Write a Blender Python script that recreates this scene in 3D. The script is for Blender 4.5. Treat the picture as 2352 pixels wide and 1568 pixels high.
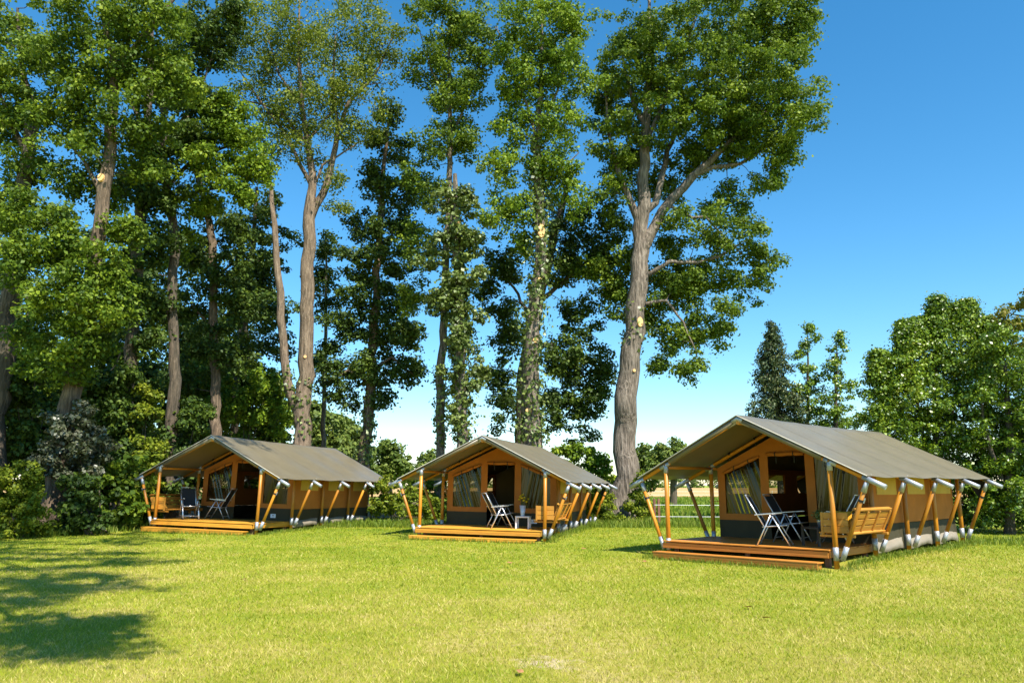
import bpy, bmesh, math, random
import numpy as np
from mathutils import Vector, Matrix, Quaternion
for o in list(bpy.data.objects): bpy.data.objects.remove(o)
SC = bpy.context.scene
COL = SC.collection
R = math.radians
random.seed(7)
# ---------------------------------------------------------------- camera, sky, sun, exposure
FPX, PITCH, CAMH = 774.0, 0.1833, 1.6          # focal length in pixels of a 1024 wide picture
cam = bpy.data.cameras.new('camera'); cam.sensor_width = 36; cam.lens = FPX/1024*36
cam.clip_end = 6000; cam.clip_start = 0.05
camo = bpy.data.objects.new('camera', cam); COL.objects.link(camo)
camo.location = (0, 0, CAMH); camo.rotation_euler = (math.pi/2+PITCH, 0, 0)
SC.camera = camo
SUN_AZ, SUN_EL = R(33), R(53)
W = bpy.data.worlds.new('World'); SC.world = W; W.use_nodes = True
wn, wl = W.node_tree.nodes, W.node_tree.links
for n in list(wn): wn.remove(n)
sky = wn.new('ShaderNodeTexSky'); sky.sky_type = 'NISHITA'; sky.sun_disc = False
sky.sun_elevation = SUN_EL; sky.sun_rotation = math.pi-SUN_AZ
sky.altitude = 0; sky.air_density = 1.0; sky.dust_density = 0.1; sky.ozone_density = 4.0
hs = wn.new('ShaderNodeHueSaturation'); hs.inputs['Saturation'].default_value = 1.28; hs.inputs['Hue'].default_value = .490
bg = wn.new('ShaderNodeBackground'); bg.inputs[1].default_value = 0.112
wo = wn.new('ShaderNodeOutputWorld')
wl.new(sky.outputs[0], hs.inputs['Color']); wl.new(hs.outputs[0], bg.inputs[0]); wl.new(bg.outputs[0], wo.inputs[0])
sd = bpy.data.lights.new('sun', 'SUN'); sd.energy = 5.0; sd.angle = R(0.53); sd.color = (1, .945, .86)
suno = bpy.data.objects.new('sun', sd); COL.objects.link(suno)
SV = Vector((math.sin(SUN_AZ)*math.cos(SUN_EL), -math.cos(SUN_AZ)*math.cos(SUN_EL), math.sin(SUN_EL)))
suno.rotation_euler = SV.to_track_quat('Z', 'Y').to_euler(); suno.location = (10, -20, 40)
SC.view_settings.view_transform = 'Standard'; SC.view_settings.look = 'None'
SC.view_settings.gamma = 1; SC.view_settings.exposure = 1.0
SC.cycles.use_denoising = True
SC.cycles.max_bounces = 8; SC.cycles.transparent_max_bounces = 16
SC.cycles.sample_clamp_indirect = 6

# ---------------------------------------------------------------- pixel -> direction (2352 wide picture)
FD = FPX*2352/1024
def ray(x, y):
    u = (x-1176)/FD; w = (784-y)/FD
    c, s = math.cos(PITCH), math.sin(PITCH)
    return Vector((u, c-w*s, s+w*c))
def at(x, y, d):                                # the point on that line of sight at depth d
    r = ray(x, y); return Vector((0, 0, CAMH))+r*(d/r.y)
def smooth(a, b, t):
    t = np.clip((t-a)/(b-a), 0, 1); return t*t*(3-2*t)
TENTS = {'R': (5.291, 18.103, -.799, .025, .002, -.001), 'M': (-.993, 25.059, -.267, -.004, -.018, -.002),
         'L': (-10.523, 27.174, -.293, .134, -.024, -.011)}
def lawn_z(x, y):                               # lawn falls a little towards the middle of the field
    x = np.asarray(x, float); y = np.asarray(y, float)
    h = smooth(23, 30, y+.18*np.abs(x))
    for X, Y, r, z0, tx, ty in TENTS.values():
        a = (x-X)*math.cos(r)+(y-Y)*math.sin(r); b = -(x-X)*math.sin(r)+(y-Y)*math.cos(r)
        h = np.maximum(h, smooth(-.5, .9, b)*(1-smooth(2.6, 6, np.abs(a)))*(1-smooth(10, 14, b)))
    return -.15+.15*h+.012*np.sin(x*.9+.3)*np.sin(y*.7)
# ---------------------------------------------------------------- materials
def new_mat(name):
    m = bpy.data.materials.new(name); m.use_nodes = True
    nt = m.node_tree; b = nt.nodes['Principled BSDF']
    return m, nt, b
def nd(nt, t, **kw):
    n = nt.nodes.new(t)
    for k, v in kw.items():
        if k in n.inputs.keys() if hasattr(n.inputs, 'keys') else False: n.inputs[k].default_value = v
        else: setattr(n, k, v)
    return n
def lk(nt, a, b): nt.links.new(a, b)
def ramp(nt, fac, stops):
    r = nt.nodes.new('ShaderNodeValToRGB'); e = r.color_ramp.elements
    while len(e) < len(stops): e.new(.5)
    for q, (p, c) in zip(e, stops): q.position = p; q.color = tuple(c)+(1,)
    lk(nt, fac, r.inputs[0]); return r.outputs[0]
def coords(nt, kind='Object', scale=(1, 1, 1)):
    tc = nt.nodes.new('ShaderNodeTexCoord'); mp = nt.nodes.new('ShaderNodeMapping')
    mp.inputs['Scale'].default_value = scale; lk(nt, tc.outputs[kind], mp.inputs[0]); return mp.outputs[0]
def noise(nt, vec, scale, detail=4, rough=.6, dist=0):
    n = nt.nodes.new('ShaderNodeTexNoise'); n.inputs['Scale'].default_value = scale
    n.inputs['Detail'].default_value = detail; n.inputs['Roughness'].default_value = rough
    n.inputs['Distortion'].default_value = dist
    if vec is not None: lk(nt, vec, n.inputs['Vector'])
    return n.outputs[0]
def bump(nt, h, b, strength=.3, dist=.02):
    n = nt.nodes.new('ShaderNodeBump'); n.inputs['Strength'].default_value = strength
    n.inputs['Distance'].default_value = dist; lk(nt, h, n.inputs['Height']); lk(nt, n.outputs[0], b.inputs['Normal'])
def mixc(nt, fac, a, b, mode='MIX'):
    n = nt.nodes.new('ShaderNodeMix'); n.data_type = 'RGBA'; n.blend_type = mode
    for s, v in ((n.inputs[0], fac), (n.inputs[6], a), (n.inputs[7], b)):
        if isinstance(v, (int, float)): s.default_value = v
        elif isinstance(v, tuple): s.default_value = v+(1,)
        else: lk(nt, v, s)
    return n.outputs[2]
def geo_pos(nt): return nt.nodes.new('ShaderNodeNewGeometry').outputs['Position']

def leaf_mat(name, stops, trans=.35, tcol=(.16, .24, .02), rough=.58, spec=.28):
    m, nt, b = new_mat(name)
    at_ = nt.nodes.new('ShaderNodeAttribute'); at_.attribute_name = 'tint'
    big = noise(nt, geo_pos(nt), .45, 2)
    ma = nt.nodes.new('ShaderNodeMath'); ma.operation = 'MULTIPLY_ADD'
    lk(nt, big, ma.inputs[0]); ma.inputs[1].default_value = .5
    ad = nt.nodes.new('ShaderNodeMath'); ad.operation = 'MULTIPLY_ADD'
    lk(nt, at_.outputs['Fac'], ad.inputs[0]); ad.inputs[1].default_value = .75; ad.inputs[2].default_value = -.12
    lk(nt, ad.outputs[0], ma.inputs[2])
    c = ramp(nt, ma.outputs[0], stops)
    lk(nt, c, b.inputs['Base Color']); b.inputs['Roughness'].default_value = rough
    b.inputs['Specular IOR Level'].default_value = spec
    tr = nt.nodes.new('ShaderNodeBsdfTranslucent')
    tcl = mixc(nt, .5, c, tcol); lk(nt, tcl, tr.inputs[0])
    mx = nt.nodes.new('ShaderNodeMixShader'); mx.inputs[0].default_value = trans
    lk(nt, b.outputs[0], mx.inputs[1]); lk(nt, tr.outputs[0], mx.inputs[2])
    lk(nt, mx.outputs[0], nt.nodes['Material Output'].inputs[0]); return m
M = {}
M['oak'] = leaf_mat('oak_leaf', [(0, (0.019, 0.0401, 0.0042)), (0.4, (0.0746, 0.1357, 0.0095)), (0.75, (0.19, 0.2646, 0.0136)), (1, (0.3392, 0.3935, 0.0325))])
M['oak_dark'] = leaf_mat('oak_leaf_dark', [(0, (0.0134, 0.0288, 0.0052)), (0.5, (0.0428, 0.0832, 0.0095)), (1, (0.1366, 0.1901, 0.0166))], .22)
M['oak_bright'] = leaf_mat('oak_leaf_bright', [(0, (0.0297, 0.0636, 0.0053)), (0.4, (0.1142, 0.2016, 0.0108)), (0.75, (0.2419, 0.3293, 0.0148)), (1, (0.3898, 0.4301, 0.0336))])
M['elm'] = leaf_mat('fine_leaf', [(0, (0.0414, 0.0725, 0.0073)), (0.5, (0.154, 0.2033, 0.0161)), (1, (0.3326, 0.345, 0.037))])
M['ivy'] = leaf_mat('ivy_leaf', [(0, (0.0313, 0.0543, 0.0094)), (0.5, (0.1035, 0.1495, 0.023)), (1, (0.276, 0.322, 0.0805))], .15, rough=.45, spec=.5)
M['holly'] = leaf_mat('holly_leaf', [(0, (0.024, 0.0567, 0.0055)), (0.45, (0.1105, 0.195, 0.0104)), (0.8, (0.247, 0.338, 0.0156)), (1, (0.39, 0.403, 0.052))], .25, rough=.38, spec=.6)
M['hedge'] = leaf_mat('hedge_leaf', [(0, (0.0412, 0.0772, 0.0052)), (0.5, (0.154, 0.2035, 0.011)), (1, (0.33, 0.341, 0.0198))], .35)
M['grey_leaf'] = leaf_mat('grey_leaf', [(0, (.03, .038, .018)), (.5, (.075, .09, .042)), (1, (.18, .17, .115))], .15, rough=.36, spec=.6)
M['conifer'] = leaf_mat('conifer_spray', [(0, (.02, .045, .02)), (.5, (.055, .09, .035)), (1, (.22, .24, .08))], .12, rough=.55)
M['far'] = leaf_mat('far_leaf', [(0, (0.0376, 0.0699, 0.0129)), (0.5, (0.1125, 0.1625, 0.025)), (1, (0.25, 0.2875, 0.05))], .25)
M['autumn'] = leaf_mat('bronze_leaf', [(0, (.07, .08, .010)), (.5, (.17, .18, .016)), (1, (.32, .24, .04))], .35)

def bark_mat(name, stops, sc=1):
    m, nt, b = new_mat(name)
    v = coords(nt, 'Object', (13*sc, 13*sc, 2.0*sc))
    n = noise(nt, v, 1.0, 6, .65, .25); n2 = noise(nt, coords(nt, 'Object', (.6, .6, .35)), 1, 3)
    vo = nt.nodes.new('ShaderNodeTexVoronoi'); vo.inputs['Scale'].default_value = .8; lk(nt, v, vo.inputs['Vector'])
    mm = nt.nodes.new('ShaderNodeMath'); mm.operation = 'MULTIPLY'; lk(nt, n, mm.inputs[0]); lk(nt, vo.outputs[0], mm.inputs[1])
    h = nt.nodes.new('ShaderNodeMath'); h.operation = 'MULTIPLY_ADD'; lk(nt, n, h.inputs[0]); h.inputs[1].default_value = .6; lk(nt, mm.outputs[0], h.inputs[2])
    c = ramp(nt, h.outputs[0], stops)
    c = mixc(nt, n2, c, mixc(nt, .4, c, (.10, .10, .045)))
    lk(nt, c, b.inputs['Base Color']); b.inputs['Roughness'].default_value = .9
    bump(nt, h.outputs[0], b, 1.0, .09); return m
M['bark'] = bark_mat('oak_bark', [(.24, (.028, .021, .017)), (.5, (.15, .112, .088)), (.8, (.33, .265, .21))])
M['bark_red'] = bark_mat('warm_bark', [(.22, (.04, .026, .017)), (.5, (.13, .083, .054)), (.8, (.27, .185, .12))])
M['bark_shaded'] = bark_mat('shaded_bark', [(.22, (.022, .016, .012)), (.5, (.075, .052, .038)), (.8, (.16, .115, .08))])  # darker bark copy: the leaf shade on these trunks is put into the colour
M['bark_elm'] = bark_mat('pale_bark', [(.22, (.05, .034, .024)), (.5, (.18, .12, .082)), (.8, (.33, .24, .165))])
M['bark_twig'] = bark_mat('twig_bark', [(.2, (.03, .023, .018)), (.6, (.095, .07, .05)), (.9, (.17, .13, .09))], .6)
def plain(name, col, rough=.6, metal=0, spec=.5, var=.15, sc=6):
    m, nt, b = new_mat(name)
    n = noise(nt, coords(nt, 'Object'), sc, 4)
    c = ramp(nt, n, [(.25, tuple(x*(1-var) for x in col)), (.75, tuple(min(1, x*(1+var)) for x in col))])
    lk(nt, c, b.inputs['Base Color']); b.inputs['Roughness'].default_value = rough; b.inputs['Metallic'].default_value = metal
    b.inputs['Specular IOR Level'].default_value = spec; return m
M['wound'] = plain('fresh_wood', (.75, .43, .16), .7, var=.35, sc=9)
def wood_mat(name, c0, c1, c2, rough=.45):
    m, nt, b = new_mat(name)
    oi = nt.nodes.new('ShaderNodeObjectInfo')
    tc = nt.nodes.new('ShaderNodeTexCoord'); mp = nt.nodes.new('ShaderNodeMapping'); mp.inputs['Scale'].default_value = (14, 14, 1.1)
    va = nt.nodes.new('ShaderNodeVectorMath'); va.operation = 'ADD'; lk(nt, tc.outputs['Object'], va.inputs[0])
    cb = nt.nodes.new('ShaderNodeCombineXYZ'); sc_ = nt.nodes.new('ShaderNodeMath'); sc_.operation = 'MULTIPLY'; sc_.inputs[1].default_value = 37
    lk(nt, oi.outputs['Random'], sc_.inputs[0])
    for i in range(3): lk(nt, sc_.outputs[0], cb.inputs[i])
    lk(nt, cb.outputs[0], va.inputs[1]); lk(nt, va.outputs[0], mp.inputs[0])
    n = noise(nt, mp.outputs[0], 1.3, 5, .6, 1.2)
    kn = nt.nodes.new('ShaderNodeTexVoronoi'); kn.inputs['Scale'].default_value = .32; lk(nt, mp.outputs[0], kn.inputs['Vector'])
    kr = ramp(nt, kn.outputs[0], [(.02, (.3, .3, .3)), (.10, (1, 1, 1))])
    c = ramp(nt, n, [(.25, c0), (.5, c1), (.78, c2)])
    c = mixc(nt, 1.0, c, kr, 'MULTIPLY')
    br = nt.nodes.new('ShaderNodeHueSaturation'); lk(nt, c, br.inputs['Color'])
    mr = nt.nodes.new('ShaderNodeMapRange'); mr.inputs[3].default_value = .72; mr.inputs[4].default_value = 1.22; lk(nt, oi.outputs['Random'], mr.inputs[0])
    lk(nt, mr.outputs[0], br.inputs['Value']); lk(nt, br.outputs[0], b.inputs['Base Color'])
    b.inputs['Roughness'].default_value = rough; bump(nt, n, b, .15, .004); return m
M['pole'] = wood_mat('varnished_pole', (.36, .125, .008), (.50, .195, .012), (.60, .27, .025))
M['deck'] = wood_mat('oiled_deck', (.42, .18, .014), (.56, .265, .022), (.64, .34, .04), .6)
M['deck_red'] = wood_mat('oiled_deck_red', (.38, .13, .016), (.50, .19, .022), (.58, .25, .04), .6)
M['bench'] = wood_mat('bench_board', (.36, .14, .014), (.50, .22, .024), (.58, .29, .045), .6)
M['post_old'] = wood_mat('old_post', (.09, .04, .025), (.16, .07, .04), (.22, .11, .07), .85)
M['zinc'] = plain('zinc_tube', (.40, .42, .45), .5, .55, var=.25, sc=14)
M['alu'] = plain('aluminium', (.72, .72, .74), .3, .8, var=.08)
M['black'] = plain('black_strap', (.012, .012, .013), .6)
M['sling'] = plain('black_mesh_fabric', (.02, .021, .024), .75)
M['darktable'] = plain('dark_lacquer', (.022, .02, .02), .5)
M['whitetable'] = plain('pale_table', (.62, .63, .66), .4)
M['rope'] = plain('hem_piping', (.5, .47, .4), .7)
def canvas(name, col, rough=.75, trans=0.0, sheen=.0, spec=.25, wr=.25, scale=2.2):
    m, nt, b = new_mat(name)
    v = coords(nt, 'Object'); n = noise(nt, v, scale, 4, .55, .5); w = noise(nt, coords(nt, 'Object', (130, 130, 130)), 1, 2)
    c = ramp(nt, n, [(.25, tuple(x*.86 for x in col)), (.75, tuple(x*1.1 for x in col))])
    lk(nt, c, b.inputs['Base Color']); b.inputs['Roughness'].default_value = rough; b.inputs['Specular IOR Level'].default_value = spec
    b.inputs['Sheen Weight'].default_value = sheen
    hh = nt.nodes.new('ShaderNodeMath'); hh.operation = 'MULTIPLY_ADD'; lk(nt, w, hh.inputs[0]); hh.inputs[1].default_value = .08; lk(nt, n, hh.inputs[2])
    bump(nt, hh.outputs[0], b, wr, .05)
    if trans:
        tr = nt.nodes.new('ShaderNodeBsdfTranslucent'); lk(nt, c, tr.inputs[0])
        mx = nt.nodes.new('ShaderNodeMixShader'); mx.inputs[0].default_value = trans
        lk(nt, b.outputs[0], mx.inputs[1]); lk(nt, tr.outputs[0], mx.inputs[2]); lk(nt, mx.outputs[0], nt.nodes['Material Output'].inputs[0])
    return m
M['roof'] = canvas('roof_canvas', (.148, .119, .063), .40, .02, .12, .6, .12)
M['tan'] = canvas('tan_canvas', (.51, .175, .030), .8, .03, wr=.3)
M['skirt'] = canvas('dark_skirt_canvas', (.052, .044, .022), .7, wr=.35)
M['blind'] = canvas('yellow_blind', (.74, .48, .11), .8, .12, wr=.15)
M['flap'] = canvas('mud_flap', (.24, .205, .15), .55, wr=.5, spec=.4)
M['inner'] = canvas('inner_canvas', (.30, .21, .10), .85, .03)
M['cushion'] = canvas('mustard_cushion', (.62, .30, .02), .85, wr=.2)
M['rear'] = canvas('rear_tarp', (.018, .019, .02), .6)
def pane_mat(name, tint, gl, rough):
    m, nt, b = new_mat(name)
    t = nt.nodes.new('ShaderNodeBsdfTransparent'); t.inputs[0].default_value = tint+(1,)
    g = nt.nodes.new('ShaderNodeBsdfGlossy'); g.inputs['Roughness'].default_value = rough; g.inputs[0].default_value = (.75, .68, .45, 1)
    fr = nt.nodes.new('ShaderNodeFresnel'); fr.inputs[0].default_value = 1.5
    ma = nt.nodes.new('ShaderNodeMath'); ma.operation = 'MULTIPLY_ADD'; lk(nt, fr.outputs[0], ma.inputs[0]); ma.inputs[1].default_value = .6; ma.inputs[2].default_value = gl
    mx = nt.nodes.new('ShaderNodeMixShader'); lk(nt, ma.outputs[0], mx.inputs[0]); lk(nt, t.outputs[0], mx.inputs[1]); lk(nt, g.outputs[0], mx.inputs[2])
    lk(nt, mx.outputs[0], nt.nodes['Material Output'].inputs[0]); return m
M['pvc'] = pane_mat('clear_pvc', (.34, .32, .27), .035, .11)
M['mesh'] = pane_mat('insect_mesh', (.5, .46, .34), .03, .5)

def lawn_colour(nt, blade):
    p = geo_pos(nt)
    big = noise(nt, p, .16, 3, .55); mid = noise(nt, p, .75, 4, .6); fine = noise(nt, p, 9, 4, .7)
    a = nt.nodes.new('ShaderNodeMath'); a.operation = 'MULTIPLY_ADD'; lk(nt, big, a.inputs[0]); a.inputs[1].default_value = .62
    a2 = nt.nodes.new('ShaderNodeMath'); a2.operation = 'MULTIPLY'; lk(nt, mid, a2.inputs[0]); a2.inputs[1].default_value = .55
    lk(nt, a2.outputs[0], a.inputs[2])
    x = nt.nodes.new('ShaderNodeMath'); x.operation = 'MULTIPLY_ADD'
    if blade:
        t = nt.nodes.new('ShaderNodeAttribute'); t.attribute_name = 'tint'; lk(nt, t.outputs['Fac'], x.inputs[0]); x.inputs[1].default_value = .5
    else: lk(nt, fine, x.inputs[0]); x.inputs[1].default_value = .5
    lk(nt, a.outputs[0], x.inputs[2])
    # the lawn is parched in the middle of the field and lusher near the tents
    sp = nt.nodes.new('ShaderNodeSeparateXYZ'); lk(nt, p, sp.inputs[0])
    mr = nt.nodes.new('ShaderNodeMapRange'); mr.inputs[1].default_value = 9; mr.inputs[2].default_value = 24; mr.inputs[3].default_value = .07; mr.inputs[4].default_value = -.11
    lk(nt, sp.outputs[1], mr.inputs[0])
    y = nt.nodes.new('ShaderNodeMath'); y.operation = 'ADD'; lk(nt, x.outputs[0], y.inputs[0]); lk(nt, mr.outputs[0], y.inputs[1])
    return y.outputs[0]
LAWN = [(.46, (.145, .245, .005)), (.64, (.235, .315, .007)), (.83, (.335, .365, .013)), (.97, (.47, .42, .06)), (1, (.55, .46, .14))]
m, nt, b = new_mat('lawn')
c = ramp(nt, lawn_colour(nt, False), [(p, tuple(k*.82 for k in q)) for p, q in LAWN])
soil = ramp(nt, noise(nt, geo_pos(nt), 30, 5, .7), [(.3, (.10, .085, .03)), (.7, (.36, .3, .12))])
# a worn sandy spot with an outline of its own
tcp = nt.nodes.new('ShaderNodeVectorMath'); tcp.operation = 'DISTANCE'
SPOT = at(1262, 1520, 7.2)
r_ = ray(1262, 1520); k_ = (CAMH+.15)/-r_.z
wob = nt.nodes.new('ShaderNodeVectorMath'); wob.operation = 'ADD'
nz = nt.nodes.new('ShaderNodeTexNoise'); nz.inputs['Scale'].default_value = 5; lk(nt, geo_pos(nt), nz.inputs['Vector'])
wv = nt.nodes.new('ShaderNodeVectorMath'); wv.operation = 'SCALE'; wv.inputs['Scale'].default_value = .8; lk(nt, nz.outputs['Color'], wv.inputs[0])
lk(nt, geo_pos(nt), wob.inputs[0]); lk(nt, wv.outputs[0], wob.inputs[1]); lk(nt, wob.outputs[0], tcp.inputs[0])
tcp.inputs[1].default_value = (r_.x*k_+.4, r_.y*k_+.4, .25)
msk = ramp(nt, tcp.outputs['Value'], [(.16, (1, 1, 1)), (.34, (0, 0, 0))])
c = mixc(nt, .28, c, soil); c = mixc(nt, msk, c, (.5, .4, .25))
lk(nt, c, b.inputs['Base Color']); b.inputs['Roughness'].default_value = .9; b.inputs['Specular IOR Level'].default_value = .15
bump(nt, noise(nt, geo_pos(nt), 45, 5, .75), b, .8, .03); M['lawn'] = m
m, nt, b = new_mat('grass_blade')
c = ramp(nt, lawn_colour(nt, True), LAWN)
lk(nt, c, b.inputs['Base Color']); b.inputs['Roughness'].default_value = .5; b.inputs['Specular IOR Level'].default_value = .35
tr = nt.nodes.new('ShaderNodeBsdfTranslucent'); lk(nt, c, tr.inputs[0]); mx = nt.nodes.new('ShaderNodeMixShader'); mx.inputs[0].default_value = .35
lk(nt, b.outputs[0], mx.inputs[1]); lk(nt, tr.outputs[0], mx.inputs[2]); lk(nt, mx.outputs[0], nt.nodes['Material Output'].inputs[0]); M['blade'] = m
M['tuft'] = leaf_mat('long_grass', [(0, (.06, .11, .01)), (.5, (.14, .21, .015)), (.85, (.24, .28, .03)), (1, (.42, .35, .12))], .35)
def ground_mat(name, stops, sc, detail=5, stretch=(1, 1, 1)):
    m, nt, b = new_mat(name); v = coords(nt, 'Object', stretch)
    n = noise(nt, v, sc, detail, .65); c = ramp(nt, n, stops)
    lk(nt, c, b.inputs['Base Color']); b.inputs['Roughness'].default_value = .95; b.inputs['Specular IOR Level'].default_value = .1
    bump(nt, n, b, .8, .08); return m
M['meadow'] = ground_mat('meadow_grass', [(.3, (.12, .2, .02)), (.5, (.2, .28, .03)), (.7, (.32, .34, .07))], .35)
M['wheat'] = ground_mat('ripe_wheat', [(.3, (.36, .22, .08)), (.55, (.48, .31, .13)), (.8, (.56, .39, .19))], .6)
M['litter'] = ground_mat('leaf_litter', [(.3, (.03, .022, .012)), (.5, (.09, .065, .03)), (.72, (.2, .16, .06))], 3.0)

# ---------------------------------------------------------------- mesh helpers
def link(name, me, parent=None, mat=None):
    o = bpy.data.objects.new(name, me); COL.objects.link(o)
    if parent is not None: o.parent = parent
    if mat is not None and me is not None and not me.materials: me.materials.append(mat)
    return o
def tag(o, label, cat, group=None):
    o['label'] = label; o['category'] = cat
    if group: o['group'] = group
    return o
def kind(o, k): o['kind'] = k; return o
def empty(name, loc=(0, 0, 0), rz=0):
    o = link(name, None); o.location = loc; o.rotation_euler = (0, 0, rz); o.empty_display_size = .3; return o
def raw_mesh(name, V, F, smooth_=False, attr=None):
    V = np.asarray(V, np.float32); F = np.asarray(F, np.int32); k = F.shape[1]
    me = bpy.data.meshes.new(name); me.vertices.add(len(V)); me.vertices.foreach_set('co', V.ravel())
    me.loops.add(F.size); me.loops.foreach_set('vertex_index', F.ravel())
    me.polygons.add(len(F)); me.polygons.foreach_set('loop_start', np.arange(0, F.size, k, dtype=np.int32))
    if attr is not None:
        a = me.attributes.new('tint', 'FLOAT', 'POINT'); a.data.foreach_set('value', np.asarray(attr, np.float32))
    me.update(calc_edges=True)
    if smooth_: me.polygons.foreach_set('use_smooth', np.ones(len(F), bool))
    return me
class MB:                                       # collects polygons for one mesh
    def __init__(s): s.v = []; s.f = []
    def poly(s, pts):
        i = len(s.v); s.v += [tuple(p) for p in pts]; s.f.append(tuple(range(i, i+len(pts)))); return s
    def box(s, x0, x1, y0, y1, z0, z1):
        i = len(s.v); s.v += [(x, y, z) for z in (z0, z1) for x, y in ((x0, y0), (x1, y0), (x1, y1), (x0, y1))]
        s.f += [tuple(i+k for k in q) for q in ((3, 2, 1, 0), (4, 5, 6, 7), (0, 1, 5, 4), (1, 2, 6, 5), (2, 3, 7, 6), (3, 0, 4, 7))]; return s
    def slab(s, pts, n):                        # flat polygon with thickness along n
        k = len(pts); i = len(s.v); n = Vector(n); s.v += [tuple(p) for p in pts]+[tuple(Vector(p)+n) for p in pts]
        s.f.append(tuple(range(i+k-1, i-1, -1))); s.f.append(tuple(range(i+k, i+2*k)))
        s.f += [(i+j, i+(j+1) % k, i+k+(j+1) % k, i+k+j) for j in range(k)]; return s
    def tube(s, pts, rad, n=8, caps=True):
        pts = [Vector(p) for p in pts]; i0 = len(s.v); up = Vector((.31, .2, .93))
        for j, p in enumerate(pts):
            d = (pts[min(j+1, len(pts)-1)]-pts[max(j-1, 0)]).normalized()
            a = d.cross(up);  a = a.normalized() if a.length > 1e-3 else Vector((1, 0, 0)); c = d.cross(a)
            r = rad[j] if isinstance(rad, (list, tuple)) else rad
            s.v += [tuple(p+(a*math.cos(t)+c*math.sin(t))*r) for t in [2*math.pi*q/n for q in range(n)]]
        for j in range(len(pts)-1):
            for q in range(n):
                b = i0+j*n; s.f.append((b+q, b+(q+1) % n, b+n+(q+1) % n, b+n+q))
        if caps:
            s.f.append(tuple(i0+q for q in range(n-1, -1, -1))); e = i0+(len(pts)-1)*n; s.f.append(tuple(e+q for q in range(n)))
        return s
    def mesh(s, name, smooth_=False, bevel=0):
        me = bpy.data.meshes.new(name); me.from_pydata(s.v, [], s.f); me.update()
        bm = bmesh.new(); bm.from_mesh(me); bmesh.ops.recalc_face_normals(bm, faces=bm.faces)
        if bevel: bmesh.ops.bevel(bm, geom=list(bm.edges), offset=bevel, segments=1, affect='EDGES', profile=.5)
        bm.to_mesh(me); bm.free()
        if smooth_:
            for p in me.polygons: p.use_smooth = len(p.vertices) == 4
        return me
    def build(s, name, mat, parent=None, smooth_=False, bevel=0): return link(name, s.mesh(name, smooth_, bevel), parent, mat)
_pole = {}
def pole(name, p0, p1, r0, mat, parent, r1=None, n=12, flat=1):
    p0, p1 = Vector(p0), Vector(p1); L = (p1-p0).length; key = (name, round(L, 3), r0, r1, n, flat, mat.name)
    if key not in _pole:
        mb = MB(); r1 = r0 if r1 is None else r1
        mb.tube([(0, 0, L*t) for t in (0, .5, 1)] if L > .5 else [(0, 0, 0), (0, 0, L)], [r0, (r0+r1)/2, r1] if L > .5 else [r0, r1], n)
        if flat != 1: mb.v = [(x*flat, y, z) for x, y, z in mb.v]
        me = mb.mesh(name, True); me.materials.append(mat); _pole[key] = me
    o = link(name, _pole[key], parent); o.location = p0; o.rotation_mode = 'QUATERNION'
    o.rotation_quaternion = (p1-p0).to_track_quat('Z', 'Y'); return o
def board(name, size, loc, mat, parent, rot=(0, 0, 0), bevel=.004):   # long axis is local z so that the grain follows it
    key = ('board', name, tuple(round(s, 4) for s in size), mat.name)
    if key not in _pole:
        a, b_, L = size; me = MB().box(-a/2, a/2, -b_/2, b_/2, -L/2, L/2).mesh(name, False, bevel); me.materials.append(mat); _pole[key] = me
    o = link(name, _pole[key], parent); o.location = loc; o.rotation_euler = rot; return o
def copy_tree(o, parent=None):
    c = o.copy(); COL.objects.link(c); c.parent = parent
    for ch in o.children: copy_tree(ch, c)
    return c
ALONG_X = (0, R(90), 0); ALONG_Y = (R(-90), 0, 0)

# ---------------------------------------------------------------- ground
def grid(x0, x1, y0, y1, nx, ny, zf):
    xs = np.linspace(x0, x1, nx); ys = np.linspace(y0, y1, ny); X, Y = np.meshgrid(xs, ys); Z = zf(X, Y)
    V = np.stack([X, Y, Z], -1).reshape(-1, 3); i = np.arange(nx*ny).reshape(ny, nx)
    F = np.stack([i[:-1, :-1], i[:-1, 1:], i[1:, 1:], i[1:, :-1]], -1).reshape(-1, 4); return V, F
def far_ground(X, Y): return np.full_like(X, -.17)
V, F = grid(-1500, 1500, -60, 2600, 40, 40, far_ground)
g = link('ground', raw_mesh('ground', V, F), mat=M['meadow']); kind(g, 'structure')
V, F = grid(-26, 26, -14, 30.6, 150, 130, lawn_z)
g = link('lawn', raw_mesh('lawn', V, F, True), mat=M['lawn']); kind(g, 'structure')
V, F = grid(-60, 60, 30.6, 110, 80, 60, lambda X, Y: -.01+.03*np.sin(X*.3)*np.sin(Y*.2)-.05*smooth(60, 110, Y))
g = link('meadow', raw_mesh('meadow', V, F, True), mat=M['meadow']); kind(g, 'structure')
V, F = grid(-260, 260, 108, 430, 60, 40, lambda X, Y: .03+.02*np.sin(X*.2)*np.sin(Y*.13)+.10*smooth(108, 430, Y))
g = link('wheat_field', raw_mesh('wheat_field', V, F, True), mat=M['wheat']); kind(g, 'structure')
fl = [at(-300, 1225, 24), at(120, 1222, 25.6), at(330, 1205, 27.5), at(440, 1190, 29.5)]
def litter_z(X, Y): return np.maximum(lawn_z(X, Y), -.02)+.012
mb = MB()
fe = [(-60, 20.0), (-16.2, 25.0), (-14.6, 27.2), (-13.6, 29.5), (-9, 38), (-4, 40), (-4, 75), (-60, 75)]
for x, y in fe: pass
mb.poly([(x, y, .022) for x, y in fe]); g = mb.build('forest_floor', M['litter']); kind(g, 'structure')

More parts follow.
